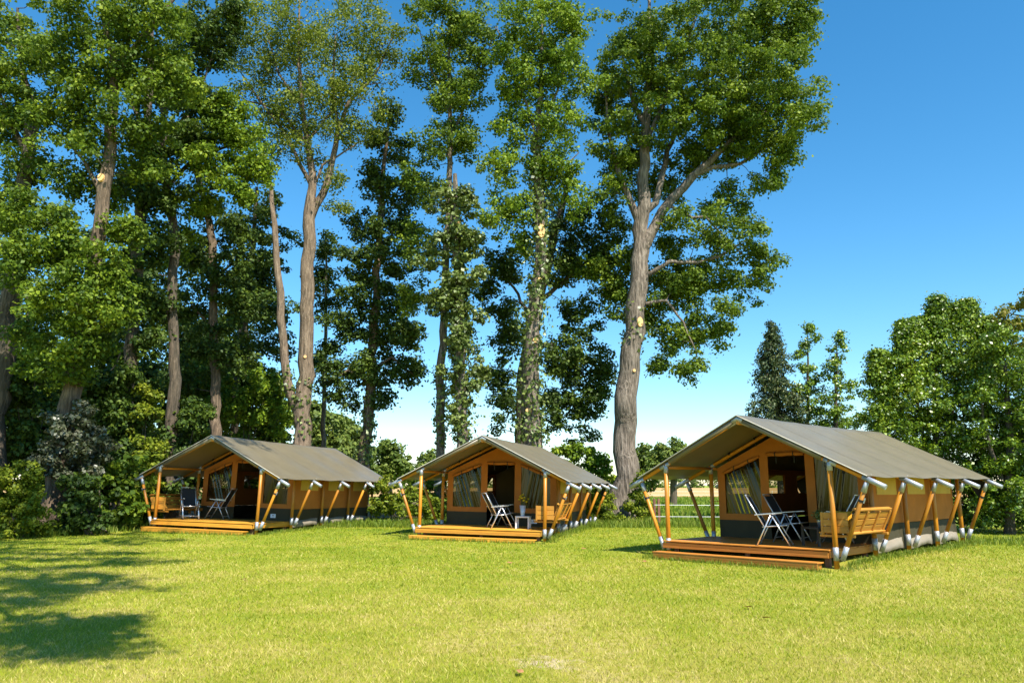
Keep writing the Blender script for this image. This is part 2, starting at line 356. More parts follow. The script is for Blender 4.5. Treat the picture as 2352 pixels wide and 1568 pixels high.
# ---------------------------------------------------------------- tents
HW, BAY, NF = 2.07, 2.07, 5
SL = .494                                       # fall of the rafters
RZ = 3.165
def rz(a): return RZ-SL*abs(a)
def make_tent():
    root = empty('safari_tent')
    # posts, rafters and slanted struts of five frames
    for i in range(NF):
        b = i*BAY
        for s in (-1, 1):
            p = pole('post', (s*HW, b, -.16), (s*HW, b, rz(HW)-.05), .054, M['pole'], root, n=14)
            L = rz(HW)-.05+.16
            pole('sleeve', (0, 0, .19 if i == 0 else .29), (0, 0, .46 if i == 0 else .55), .060, M['zinc'], p, n=14)
            pole('cap', (0, 0, L-.22), (0, 0, L+.01), .062, M['zinc'], p, .052, n=14)
            e = HW+.80
            ra = pole('rafter', (s*.06, b, RZ-.135), (s*(HW+.78), b, rz(HW+.78)-.07), .046, M['pole'], root)
            Lr = ((HW+.72)**2+(SL*(HW+.72))**2)**.5
            pole('sleeve', (0, 0, -.06), (0, 0, .26), .052, M['zinc'], ra)
            pole('sleeve', (0, 0, HW/ (1+SL*SL)**-.5-.20), (0, 0, HW/(1+SL*SL)**-.5+.10), .051, M['zinc'], ra)
            pole('pipe_end', (0, 0, Lr-.13), (0, 0, Lr+.36), .056, M['zinc'], ra, n=14)
            st = pole('strut', (s*(HW+.14), b, .07 if i == 0 else .13), (s*(e-.04), b, rz(e)-.08), .047, M['pole'], root, n=14)
            Ls = math.hypot(e-.04-HW-.14, rz(e)-.08-(.07 if i == 0 else .13))
            pole('sleeve', (0, 0, -.03), (0, 0, .27), .055, M['zinc'], st, n=14)
            pole('cap', (0, 0, Ls-.26), (0, 0, Ls-.02), .060, M['zinc'], st, .046, n=14)
            if i in (0, 4):
                sp = MB().tube([(0, 0, Ls-.47), (0, 0, Ls-.42)], .053, 12).build('strap', M['black'], st)
            if i == 0:
                MB().box(-.022, .022, -.072, -.058, Ls-.47, Ls-.36).box(-.03, .03, -.076, -.06, Ls-.40, Ls-.385).build('buckle', M['zinc'], st)
    for i in range(NF-1):
        for s in (-1, 1):
            pole('purlin', (s*(HW-.02), i*BAY+.05, rz(HW)-.13), (s*(HW-.02), (i+1)*BAY-.05, rz(HW)-.13), .038, M['pole'], root)
    pole('ridge_pole', (0, -.05, RZ-.16), (0, 8.5, RZ-.16), .045, M['pole'], root)
    MB().tube([(-.13, -.035, RZ-.135), (0, -.035, RZ-.065), (.13, -.035, RZ-.135)], .062, 12).build('ridge_joint', M['zinc'], root, True)
    # roof sheet, slack between the rafters
    na, nb = 29, 61; e = HW+.80
    A = np.linspace(-e, e, na); B = np.linspace(-.10, 8.50, nb)
    X, Y = np.meshgrid(A, B)
    sag = np.sin(np.clip(Y/BAY, 0, 4)*math.pi)**2
    u = np.abs(X)/e
    Z = RZ+.012-SL*np.abs(X)-.030*sag*np.sin(u*math.pi*.95)-.018*sag*(u > .0)+.004*np.sin(X*9+Y*5)
    Z += .012*np.exp(-(np.abs(X)/.12)**2)
    Z -= .03*np.sin(np.clip((Y+.1)/8.6, 0, 1)*math.pi)*np.exp(-(np.abs(X)/.8)**2)
    up = np.stack([X, Y, Z], -1).reshape(-1, 3); n = na*nb; dn = up.copy(); dn[:, 2] -= .012
    idx = np.arange(n).reshape(nb, na); q = np.stack([idx[:-1, :-1], idx[:-1, 1:], idx[1:, 1:], idx[1:, :-1]], -1).reshape(-1, 4)
    edge = list(idx[0])+list(idx[1:, -1])+list(idx[-1, ::-1][1:])+list(idx[::-1, 0][1:-1])
    ed = [(edge[k], edge[k]+n, edge[(k+1) % len(edge)]+n, edge[(k+1) % len(edge)]) for k in range(len(edge))]
    ro = link('roof', raw_mesh('roof', np.vstack([up, dn]), np.vstack([q, q[:, ::-1]+n, np.array(ed)]), True), root, M['roof'])
    def zr(a, y): return float(RZ+.012-SL*abs(a))
    for y in (1.38, 3.1, 4.85, 6.6):            # welded seams over the roof
        mb = MB()
        row = int(np.argmin(abs(B-y)))
        for s in (-1, 1):
            cols = range(na//2, na) if s > 0 else range(na//2, -1, -1)
            pts = [up.reshape(nb, na, 3)[row, k] for k in cols]
            for p, p2 in zip(pts[:-1], pts[1:]):
                mb.poly([(p[0], p[1]-.012, p[2]+.004), (p2[0], p2[1]-.012, p2[2]+.004), (p2[0], p2[1]+.012, p2[2]+.004), (p[0], p[1]+.012, p[2]+.004)])
        mb.build('seam', M['roof'], ro)
    for s in (-1, 1):                           # hem rope along the gable edge
        MB().tube([(s*a, -.02, RZ-.068-SL*a) for a in (0.10, 1.0, 1.93)], .066, 12).build('hem', M['roof'], ro, True)
        MB().tube([(s*a, -.10, RZ+.006-SL*a) for a in (0.0, 1.4, e)], .012, 6).build('piping', M['rope'], ro)
        for y in (.25, 2.3, 4.3, 6.4):
            MB().tube([(s*(e-.05), y, zr(e, y)+.018), (s*(e-.05), y, zr(e, y)+.03)], .012, 6).build('eyelet', M['rope'], ro)
    # body of the tent behind the porch
    fb, rb, hw = 2.2, 8.16, 1.95
    ze = lambda a: 2.02+(hw-abs(a))*.475
    zt = lambda a: 1.87+(1.74-abs(a))*.39
    mb = MB()
    for s in (-1, 1):
        S = lambda pts: mb.slab([(s*a, fb, z) for a, z in pts], (0, .012, 0))
        S([(1.74, .69), (hw, .69), (hw, ze(hw)), (1.74, ze(1.74))]); S([(.72, .69), (1.74, .69), (1.74, .85), (.72, .85)])
        S([(.72, zt(.72)), (1.74, zt(1.74)), (1.74, ze(1.74)), (.72, ze(.72))]); S([(.49, .69), (.72, .69), (.72, ze(.72)), (.49, ze(.49))])
        S([(0, 2.30), (.49, 2.30), (.49, ze(.49)), (0, ze(0))])
        MB().slab([(s*a, fb, z) for a, z in ((.49, .24), (hw, .24), (hw, .69), (.49, .69))], (0, .011, 0)).build('front_skirt', M['skirt'], root)
    fw = mb.build('front_wall', M['tan'], root)
    for s in (-1, 1):                           # clear panes, wrinkled, with the blind rolled up above
        nu, nv = 44, 36; V = []; rng = np.random.RandomState(5+s)
        for j in range(nv):
            for i in range(nu):
                u, v = i/(nu-1), j/(nv-1); a = .70+1.06*u; z0, z1 = .83, zt(min(max(a, .72), 1.74))+.02
                z = z0+(z1-z0)*v; dd = (a*s*1.0+.33*z*(1 if s < 0 else -.6))
                w = .016*math.sin(dd*30+3*math.sin(dd*7))*(.4+.6*math.sin(dd*5.3)**2)+.006*math.sin(dd*71+z*2)
                V.append((s*a, fb+.03+w*math.sin(math.pi*min(1, max(0, u)))**.4, z))
        I = np.arange(nu*nv).reshape(nv, nu); Fq = np.stack([I[:-1, :-1], I[:-1, 1:], I[1:, 1:], I[1:, :-1]], -1).reshape(-1, 4)
        link('window', raw_mesh('window', V, Fq, True), root, M['pvc'])
        bl = MB().tube([(s*a, fb-.035, zt(a)+.03+.006*math.sin(a*14)) for a in np.linspace(.70, 1.76, 9)], [.03, .044, .05, .047, .05, .048, .05, .044, .03], 9).build('rolled_blind', M['tan'], root, True)
        for a in (1.0, 1.42):
            MB().tube([(s*a-.012, fb-.036, zt(a)+.03), (s*a+.012, fb-.036, zt(a)+.03)], .056, 10).box(s*a-.012, s*a+.012, fb-.03, fb-.022, zt(a)-.16, zt(a)+.03).build('strap', M['black'], bl)
    dr = MB().tube([(a, fb-.04, 2.345+.008*math.sin(a*11)) for a in np.linspace(-.50, .50, 9)], [.036, .05, .055, .052, .056, .052, .056, .05, .036], 9).build('rolled_door', M['tan'], root, True)
    for a in (-.24, .24):
        MB().tube([(a-.012, fb-.04, 2.345), (a+.012, fb-.04, 2.345)], .062, 10).box(a-.012, a+.012, fb-.03, fb-.02, 2.12, 2.33).build('strap', M['black'], dr)
    for a in (-1.5, -.75, .75, 1.5):            # webbing that hangs the inner tent from the second frame
        MB().tube([(a, fb-.13, rz(a)-.06), (a+.05, fb-.13, rz(a+.05)-.06)], .054, 10).build('strap', M['black'], root)
        MB().box(a, a+.035, fb-.12, fb-.105, ze(a)-.03, rz(a)-.09).build('strap', M['black'], root)
    for s in (-1, 1):
        mb = MB(); x = s*hw
        if s > 0: mb.slab([(x, fb+.014, .67), (x, rb, .67), (x, rb, 2.03), (x, fb+.014, 2.03)], (-s*.012, 0, 0))
        else:                                   # the far side has open netting windows
            cuts = [fb+.014]+[v for c in (3.33, 5.33, 7.37) for v in (c-.62, c+.62)]+[rb]
            mb.slab([(x, fb+.014, .67), (x, rb, .67), (x, rb, 1.35), (x, fb+.014, 1.35)], (-s*.012, 0, 0)).slab([(x, fb+.014, 1.87), (x, rb, 1.87), (x, rb, 2.03), (x, fb+.014, 2.03)], (-s*.012, 0, 0))
            for y0, y1 in zip(cuts[::2], cuts[1::2]): mb.slab([(x, y0, 1.35), (x, y1, 1.35), (x, y1, 1.87), (x, y0, 1.87)], (-s*.012, 0, 0))
        mb.build('side_wall', M['tan'], root)
        nb_ = 60; V = []
        for zz, k in ((.66, 0), (.45, .6), (.22, 1), (.06, 1)):
            for y in np.linspace(fb+.02, rb, nb_): V.append((x+s*(.004+k*(.012+.014*math.sin(y*17)+.008*math.sin(y*41+1))), y, zz))
        I = np.arange(4*nb_).reshape(4, nb_); Fq = np.stack([I[:-1, :-1], I[:-1, 1:], I[1:, 1:], I[1:, :-1]], -1).reshape(-1, 4)
        link('side_skirt', raw_mesh('side_skirt', V, Fq, True), root, M['skirt'])
        for k, c in enumerate((3.33, 5.33, 7.37)):
            if s > 0: MB().slab([(x+.002, c-.62, 1.355), (x+.002, c+.62, 1.345), (x+.002, c+.61, 1.865), (x+.002, c-.61, 1.87)], (.012, 0, 0)).build('window_blind', M['blind'], root)
            else: MB().poly([(x, c-.62, 1.35), (x, c+.62, 1.35), (x, c+.62, 1.87), (x, c-.62, 1.87)]).build('window', M['mesh'], root)
            V = []; y0, y1 = 2.28+k*BAY, 4.02+k*BAY      # mud flap that bellies out between the posts
            for j in range(7):
                for i in range(25):
                    u, v = i/24, j/6; y = y0+(y1-y0)*u+.05*(v-.5)*math.sin(u*3+k)
                    bell = math.sin(math.pi*u)**.5
                    V.append((x+s*(.02+.11*math.sin(v*2.3)*bell+.012*math.sin(u*23+k*2)*v), y, .30-.03*math.sin(u*5+k)-(.26-.05*math.sin(math.pi*u))*v))
            I = np.arange(175).reshape(7, 25); Fq = np.stack([I[:-1, :-1], I[:-1, 1:], I[1:, 1:], I[1:, :-1]], -1).reshape(-1, 4)
            link('mud_flap', raw_mesh('mud_flap', V, Fq, True), root, M['flap'])
        # a short batten and the rear tarp triangle under the eave
        MB().slab([(s*(HW+.02), 8.36, rz(HW)-.1), (s*(HW+.76), 8.36, rz(HW+.76)-.06), (s*(HW+.50), 8.36, 1.22)], (0, .01, 0)).build('rear_flap', M['rear'], root)
        pole('peg_rod', (s*(HW+.05), 2.14, 1.16), (s*(hw-.02), fb, 1.16), .011, M['pole'], root, n=6)
    mb = MB().slab([(-hw, rb, .05), (hw, rb, .05), (hw, rb, 2.03), (0, rb, 2.95), (-hw, rb, 2.03)], (0, .012, 0)); mb.build('rear_wall', M['inner'], root)
    mb = MB()
    for s in (-1, 1): mb.slab([(0, fb+.013, 2.955), (s*(hw+.01), fb+.013, 2.03), (s*(hw+.01), rb, 2.03), (0, rb, 2.955)], (0, 0, -.008))
    mb.build('inner_roof', M['inner'], root)
    MB().box(-hw+.02, hw-.02, fb+.03, rb-.02, .20, .235).build('floor', M['skirt'], root)
    MB().slab([(.35, 5.3, .236), (hw-.04, 5.3, .236), (hw-.04, 5.3, 2.1), (.35, 5.3, 2.7)], (0, .015, 0)).build('inner_curtain', M['inner'], root)
    return root
tent = make_tent()
TROOT = {}
for k, lab in (('R', 'safari tent with a potted plant and orange cushion on its porch, beside the glossy hollies'),
               ('M', 'safari tent with yellow flowers on its porch, between the other two tents'),
               ('L', 'safari tent with a bench on the porch side next to the woodland edge')):
    X, Y, r, z0, tx, ty = TENTS[k]
    o = tent if k == 'R' else copy_tree(tent)
    o.location = (X, Y, z0); o.rotation_euler = (math.atan(ty), -math.atan(tx), r); TROOT[k] = o
    tag(o, lab, 'tent', 'canvas safari tents on the lawn')
bpy.context.view_layer.update()
def in_tent(k, o, loc, rz_=0, rot=None):        # stand a top-level thing at a place given in the tent's own axes
    m_ = TROOT[k].matrix_world @ Matrix.Translation(loc) @ (Matrix.Rotation(rz_, 4, 'Z') if rot is None else rot)
    o.matrix_world = m_; return o

# ---------------------------------------------------------------- decks and steps
def make_deck(mat):
    root = empty('wooden_deck'); y = -.10; w = .146
    for i in range(16): board('plank', (.028, w-.007, 4.16+.03*((i*7) % 3-1)*.4), (-.10+.004*((i*5) % 3), y+w/2+i*w, .236), mat, root, (0, R(90), 0))
    for z in (.165, .10): board('fascia', (.062, .024, 4.12), (-.12, -.072, z+.006), mat, root, ALONG_X)
    for x in (-2.10, -.9, .3, 1.5, 1.90): board('joist', (.05, .13, 2.2), (x, 1.07, .135), mat, root, ALONG_Y)
    for s in (-1, 1):
        if s > 0: board('side_board', (.026, .13, 2.28), (1.955, 1.1, .150), mat, root, ALONG_Y)
    for x in (-1.9, 0, 1.85):
        for yy in (.1, 2.0): MB().box(x-.05, x+.05, yy-.05, yy+.05, -.2, .08).build('foot', M['post_old'], root)
    return root
def make_step(mat):
    root = empty('wooden_step')
    for i in range(2): board('plank', (.026, .148, 4.12), (0, .075+i*.155, .142), mat, root, ALONG_X)
    for z in (.033, .096): board('riser', (.060, .022, 4.10), (0, .016, z), mat, root, ALONG_X)
    for x in (-2.0, 0, 2.0): board('side_board', (.03, .11, .26), (x, .165, .06), mat, root, ALONG_Y)
    return root
for k, mat, tail in (('R', M['deck_red'], 'under the porch with the orange cushion'), ('M', M['deck'], 'under the porch with the yellow flowers'), ('L', M['deck'], 'under the porch next to the woodland edge')):
    in_tent(k, tag(make_deck(mat), ('reddish' if k == 'R' else 'golden')+' plank deck '+tail, 'deck', 'plank decks of the tents'), (0, 0, 0))
    st = make_step(mat); tag(st, ('reddish' if k == 'R' else 'golden')+' plank step on the grass, below the deck '+{'R': 'of the potted plant', 'M': 'of the yellow flowers', 'L': 'next to the woodland edge'}[k], 'step', 'plank steps of the decks')
    in_tent(k, st, (-.20, -.44, -.155))

# ---------------------------------------------------------------- benches, chairs, tables
def make_bench(s):                              # hung between post and strut on side s of the porch
    root = empty('wooden_bench'); y0, y1 = .14, 2.0; L = y1-y0; yc = (y0+y1)/2; m_ = M['bench']
    lean = R(25)*s
    for i in range(3): board('seat_plank', (.135, .028, L), (s*(1.74+i*.145), yc, .58), m_, root, (R(-90), 0, 0))
    for i in range(3):
        z = .655+i*.142; a = 2.28+.45*(z-.6)
        board('back_plank', (.13, .024, L), (s*a, yc, z), m_, root, (R(-90), 0, R(0)) if False else (R(90), R(90)+lean, 0))
    board('top_rail', (.09, .035, L+.1), (s*2.475, yc, 1.065), m_, root, (R(90), lean, 0))
    board('bottom_rail', (.07, .035, L+.08), (s*2.31, yc, .575), m_, root, (R(90), lean, 0))
    for y in (y0+.02, y0+.62, y0+1.24, y1-.02): board('batten', (.03, .05, .46), (s*2.412, y, .81), m_, root, (0, lean, 0))
    for i in range(3): board('end_plank', (.132, .026, .56), (s*2.06, y0-.07, .655+i*.142), m_, root, ALONG_X)
    board('end_post', (.05, .035, .46), (s*1.79, y0-.075, .78), m_, root)
    for y in (y0+.03, y1-.05): board('bearer', (.05, .09, .72), (s*2.06, y, .52), m_, root, ALONG_X)
    return root
for k, s, lab in (('R', 1, 'wooden plank bench with an orange cushion, hung on the porch posts'), ('M', 1, 'wooden plank bench near the table with yellow flowers'), ('L', -1, 'wooden plank bench on the porch beside the woodland edge')):
    in_tent(k, tag(make_bench(s), lab, 'bench', 'benches on the porches'), (0, 0, 0))
def cushion(lab, k, loc, rot):
    n = 9; V = []; F = []
    for sgn in (1, -1):
        for j in range(n):
            for i in range(n):
                u, v = i/(n-1)*2-1, j/(n-1)*2-1; t = (1-u**4)*(1-v**4)
                pin = 1-.08*(1-abs(u)**2)*abs(v)**6-.08*(1-abs(v)**2)*abs(u)**6
                V.append((u*.21*pin, v*.21*pin, sgn*(.065*t**.6+.002)))
    I = np.arange(n*n).reshape(n, n); q = np.stack([I[:-1, :-1], I[:-1, 1:], I[1:, 1:], I[1:, :-1]], -1).reshape(-1, 4)
    o = link('cushion', raw_mesh('cushion', V, np.vstack([q, q[:, ::-1]+n*n]), True), mat=M['cushion'])
    tag(o, lab, 'cushion'); in_tent(k, o, loc, rot=rot)
cushion('orange cushion leaning in the front corner of the bench', 'R', (2.10, .34, .83), Matrix.Rotation(R(78), 4, 'X') @ Matrix.Rotation(R(10), 4, 'Y'))
cushion('orange cushion against the backrest at the tent end of the bench', 'R', (2.14, 1.5, .86), Matrix.Rotation(R(-70), 4, 'Y') @ Matrix.Rotation(R(8), 4, 'X'))
def make_chair():
    root = empty('folding_chair'); al = M['alu']; hw = .27
    for s in (-1, 1):
        y = s*hw
        pole('back_tube', (-.20, y*.93, .40), (-.58, y*.93, 1.10), .014, al, root, n=8, flat=1.5)
        pole('seat_tube', (-.25, y*.93, .405), (.27, y*.93, .45), .014, al, root, n=8, flat=1.5)
        pole('leg', (-.03, y, .655), (.33, y, 0), .016, al, root, n=8, flat=1.5)
        pole('leg', (-.06, y, .655), (-.38, y, 0), .016, al, root, n=8, flat=1.5)
        mb = MB().slab([(-.40, y-.022, .655), (.20, y-.026, .705), (.20, y+.026, .705), (-.40, y+.022, .655)], (0, 0, .024)); mb.build('armrest', al, root, bevel=.006)
        for x in (.33, -.38): MB().box(x-.022, x+.022, y-.02, y+.02, 0, .02).build('foot', M['black'], root)
    pole('cross_bar', (-.33, -hw, .10), (-.33, hw, .10), .010, al, root, n=8)
    pole('cross_bar', (.27, -hw, .11), (.27, hw, .11), .010, al, root, n=8)
    pole('cross_bar', (.27, -hw*.93, .45), (.27, hw*.93, .45), .013, al, root, n=8)
    pole('cross_bar', (-.19, -hw*.93, .41), (-.19, hw*.93, .41), .012, al, root, n=8)
    pole('top_bar', (-.58, -hw*.93, 1.10), (-.58, hw*.93, 1.10), .014, al, root, n=8)
    w = hw*.90
    def sling(name, pts):
        V = []
        for j, (x, z) in enumerate(pts):
            for i in range(7): V.append((x, -w+2*w*i/6, z-.018*math.sin(math.pi*i/6)*math.sin(math.pi*j/(len(pts)-1))))
        I = np.arange(len(V)).reshape(-1, 7); link(name, raw_mesh(name, V, np.stack([I[:-1, :-1], I[:-1, 1:], I[1:, 1:], I[1:, :-1]], -1).reshape(-1, 4), True), root, M['sling'])
    sling('backrest', [(-.205-.352*t, .425+.64*t) for t in np.linspace(0, 1, 8)]); sling('seat', [(-.19+.455*t, .425+.035*t) for t in np.linspace(0, 1, 6)])
    return root
ch = make_chair(); CHG = 'folding chairs on the porches'
CH = [('R', (.58, .34), 20, 'aluminium folding chair at the front of the deck with the potted plant'),
      ('R', (.36, 1.62), 4, 'aluminium folding chair in the shade of the doorway, left of the dark table'),
      ('R', (1.28, 1.75), 190, 'aluminium folding chair in deep shade behind the dark table with the potted plant'),
      ('M', (.39, .86), 33, 'aluminium folding chair beside the pale table with yellow flowers'),
      ('M', (.30, 1.74), -4, 'black folding chair in the shade, in front of the doorway behind yellow flowers'),
      ('L', (-1.48, 1.02), -39, 'aluminium folding chair facing the lawn, beside the bench at the woodland edge'),
      ('L', (-.80, 1.66), 195, 'aluminium folding chair turned sideways in front of the pane and doorway')]
for i, (k, (a, b_), ang, lab) in enumerate(CH):
    o = ch if i == 0 else copy_tree(ch); tag(o, lab, 'chair', CHG); in_tent(k, o, (a, b_, .2502), R(ang))
def table(k, loc, rz_, sz, h, mat, lab):
    root = empty('side_table'); MB().box(-sz/2, sz/2, -sz/2, sz/2, h-.045, h).build('table_top', mat, root, bevel=.004)
    for sx in (-1, 1):
        for sy in (-1, 1):
            x, y = sx*(sz/2-.028), sy*(sz/2-.028); MB().box(x-.025, x+.025, y-.025, y+.025, 0, h-.046).build('leg', mat, root, bevel=.003)
    tag(root, lab, 'table'); in_tent(k, root, (*loc, .2502), rz_)
table('R', (1.33, .86), R(-20), .52, .41, M['darktable'], 'low dark square table under the potted plant')
table('M', (1.12, 1.02), R(6), .46, .39, M['whitetable'], 'low pale square table under the yellow flowers')
def leafset(n, c, rad, size, rng, flat=.65, droop=.2):
    """n leaves in an ellipsoid round c: positions, normals, axes"""
    d = rng.normal(size=(n, 3)); d /= np.linalg.norm(d, axis=1, keepdims=True)
    rr = (.25+.75*rng.rand(n, 1)**.6)*np.where(rng.rand(n, 1) < .14, 1.55, 1); p = d*rr*rad; p[:, 2] *= flat; return p+c, d
def leaf_mesh(name, P, D, size, rng, width=.62, tint=None, up=.5, out=.7):
    n = len(P); nrm = D*out+np.array([0, 0, up])+rng.normal(size=(n, 3))*.55; nrm /= np.linalg.norm(nrm, axis=1, keepdims=True)
    t = rng.normal(size=(n, 3))+D*.6; t[:, 2] -= .35; t -= nrm*(t*nrm).sum(1, keepdims=True); t /= np.linalg.norm(t, axis=1, keepdims=True)
    b = np.cross(nrm, t); L = (size*(.65+.7*rng.rand(n)))[:, None] if np.isscalar(size) else (size*(.65+.7*rng.rand(n)))[:, None]; w = L*width*.5
    fold = nrm*L*.10
    V = np.stack([P-t*L*.5, P+b*w+fold+t*L*.06, P+t*L*.5-nrm*L*.06, P-b*w+fold+t*L*.06], 1).reshape(-1, 3)
    F = np.arange(4*n).reshape(n, 4)
    tt = rng.rand(n) if tint is None else tint
    return raw_mesh(name, V, F, False, np.repeat(tt, 4))
# potted plant, vase of flowers
pot = empty('potted_plant'); rng = np.random.RandomState(3)
MB().tube([(0, 0, 0), (0, 0, .13), (0, 0, .145)], [.045, .062, .064], 16).build('pot', M['alu'], pot, True)
P, D = leafset(190, np.array([0, 0, .25]), .135, .05, rng, .85); link('leaves', leaf_mesh('leaves', P, D, .055, rng), pot, M['ivy'])
MB().tube([(0, 0, .14), (.01, 0, .24)], .012, 5).build('stem', M['bark_twig'], pot)
tag(pot, 'small green plant in a metal pot on the dark table', 'plant'); in_tent('R', pot, (1.36, .90, .662))
vase = empty('flower_vase')
MB().tube([(0, 0, 0), (0, 0, .02), (0, 0, .34)], [.062, .065, .105], 16).build('vase', plain('zinc_vase', (.6, .6, .64), .35, .3), vase, True)
M['petal'] = plain('yellow_petal', (.85, .62, .015), .6)
for i in range(11):
    a, rr = i*2.4, .05+.15*((i*37) % 11)/11; x, y, z = rr*math.cos(a), rr*math.sin(a), .50+.20*((i*53) % 11)/11-rr*.5
    st = MB().tube([(x*.2, y*.2, .3), (x*.7, y*.7, (z+.3)/2+.03), (x, y, z)], .006, 5).build('stem', M['ivy'], vase)
    mb = MB()
    for q in range(9):
        t = q*2*math.pi/9; c_, s_ = math.cos(t), math.sin(t)
        for el_, L_ in ((.1, .085), (.9, .065)):
            ex = Vector((c_*math.cos(el_), s_*math.cos(el_), math.sin(el_))); sd_ = Vector((-s_, c_, 0))*.028; ce = Vector((x, y, z))
            mb.poly([ce, ce+ex*L_*.6+sd_, ce+ex*L_, ce+ex*L_*.6-sd_])
    mb.build('flower', M['petal'], vase)
tag(vase, 'grey tapered vase of yellow flowers on the pale table', 'vase'); in_tent('M', vase, (1.10, 1.0, .642))
# little white placards on the dark skirt
M['placard'] = plain('white_placard', (.8, .8, .82), .5); M['ink'] = plain('brown_ink', (.18, .06, .03), .6); M['ink2'] = plain('orange_ink', (.7, .3, .03), .6)
for k, a0, lab in (('L', 1.215, 'small white sign with arch mark on the skirt, without a bench beside it'), ('M', 1.19, 'small white sign with arch mark on the skirt behind the pale table')):
    s_ = empty('sign'); MB().box(-.11, .11, -.006, 0, -.07, .07).build('plate', M['placard'], s_)
    mb = MB()
    for t in range(8):
        t0, t1 = math.pi*t/8, math.pi*(t+1)/8
        mb.poly([(.035*math.cos(t0), -.009, .035*math.sin(t0)), (.035*math.cos(t1), -.009, .035*math.sin(t1)), (.02*math.cos(t1), -.009, .02*math.sin(t1)), (.02*math.cos(t0), -.009, .02*math.sin(t0))])
    mb.build('emblem', M['ink'], s_); MB().poly([(-.012, -.009, 0), (.012, -.009, 0), (0, -.009, .02)]).build('emblem_centre', M['ink2'], s_)
    MB().box(-.05, .05, -.0085, -.0065, -.035, -.026).build('lettering', M['ink'], s_)
    tag(s_, lab, 'sign', 'white signs on tent skirts'); in_tent(k, s_, (a0, 2.192, .42))

# ---------------------------------------------------------------- trees
TRI = [0]
def path3(pts, d):                              # (x, y, radius[, depth offset]) in picture units -> points
    P = []; rr = []
    for q in pts: P.append(at(q[0], q[1], d+(q[3] if len(q) > 3 else 0))); rr.append(q[2] if len(q) > 2 else None)
    k = [i for i, r in enumerate(rr) if r is not None]
    rr = np.interp(range(len(rr)), k, [rr[i] for i in k]); return P, list(rr)
def dense(P, rr, step, wob, rng):
    out, orr = [P[0].copy()], [rr[0]]
    for a, b, r0, r1 in zip(P[:-1], P[1:], rr[:-1], rr[1:]):
        n = max(1, int((b-a).length/step))
        for i in range(1, n+1):
            t = i/n; out.append(a.lerp(b, t)+Vector(rng.normal(size=3)*wob*(r0*.5+.02))*(1 if i < n else .3)); orr.append(r0+(r1-r0)*t)
    return out, orr
def tube_np(path, rad, n):
    P = np.array(path); r = np.array(rad); d = np.gradient(P, axis=0); d /= np.linalg.norm(d, axis=1, keepdims=True)+1e-9
    up = np.where(np.abs(d[:, 2:3]) > .9, [[1., 0, 0]], [[0, 0, 1.]]); a = np.cross(d, up); a /= np.linalg.norm(a, axis=1, keepdims=True)+1e-9
    for i in range(1, len(a)):                  # keep the frame from spinning
        a[i] = a[i-1]-d[i]*np.dot(a[i-1], d[i]); a[i] /= np.linalg.norm(a[i])+1e-9
    c = np.cross(d, a); th = np.arange(n)*2*math.pi/n
    V = P[:, None]+r[:, None, None]*(a[:, None]*np.cos(th)[None, :, None]+c[:, None]*np.sin(th)[None, :, None])
    m_ = len(P); i = np.arange(m_*n).reshape(m_, n); j = np.roll(i, -1, 1)
    F = np.stack([i[:-1], j[:-1], j[1:], i[1:]], -1).reshape(-1, 4); return V.reshape(-1, 3), F
def join(parts):
    V, F, o = [], [], 0
    for v, f in parts: V.append(v); F.append(f+o); o += len(v)
    return np.vstack(V), np.vstack(F)
def stem_mesh(name, P, rr, rng, sides, amp=.028):
    V, F = tube_np([tuple(p) for p in P], rr, sides)
    k = np.repeat(np.arange(len(P)), sides); th = np.tile(np.arange(sides), len(P))
    ph = rng.rand(6)*6
    bump_ = 1+amp*(np.sin(th*2*math.pi/sides*3+k*.35+ph[0])+.7*np.sin(th*2*math.pi/sides*5-k*.6+ph[1])+.8*np.sin(k*.9+ph[2]))
    C = np.repeat(np.array([tuple(p) for p in P]), sides, 0); V = C+(V-C)*bump_[:, None]
    return raw_mesh(name, V, F, True)
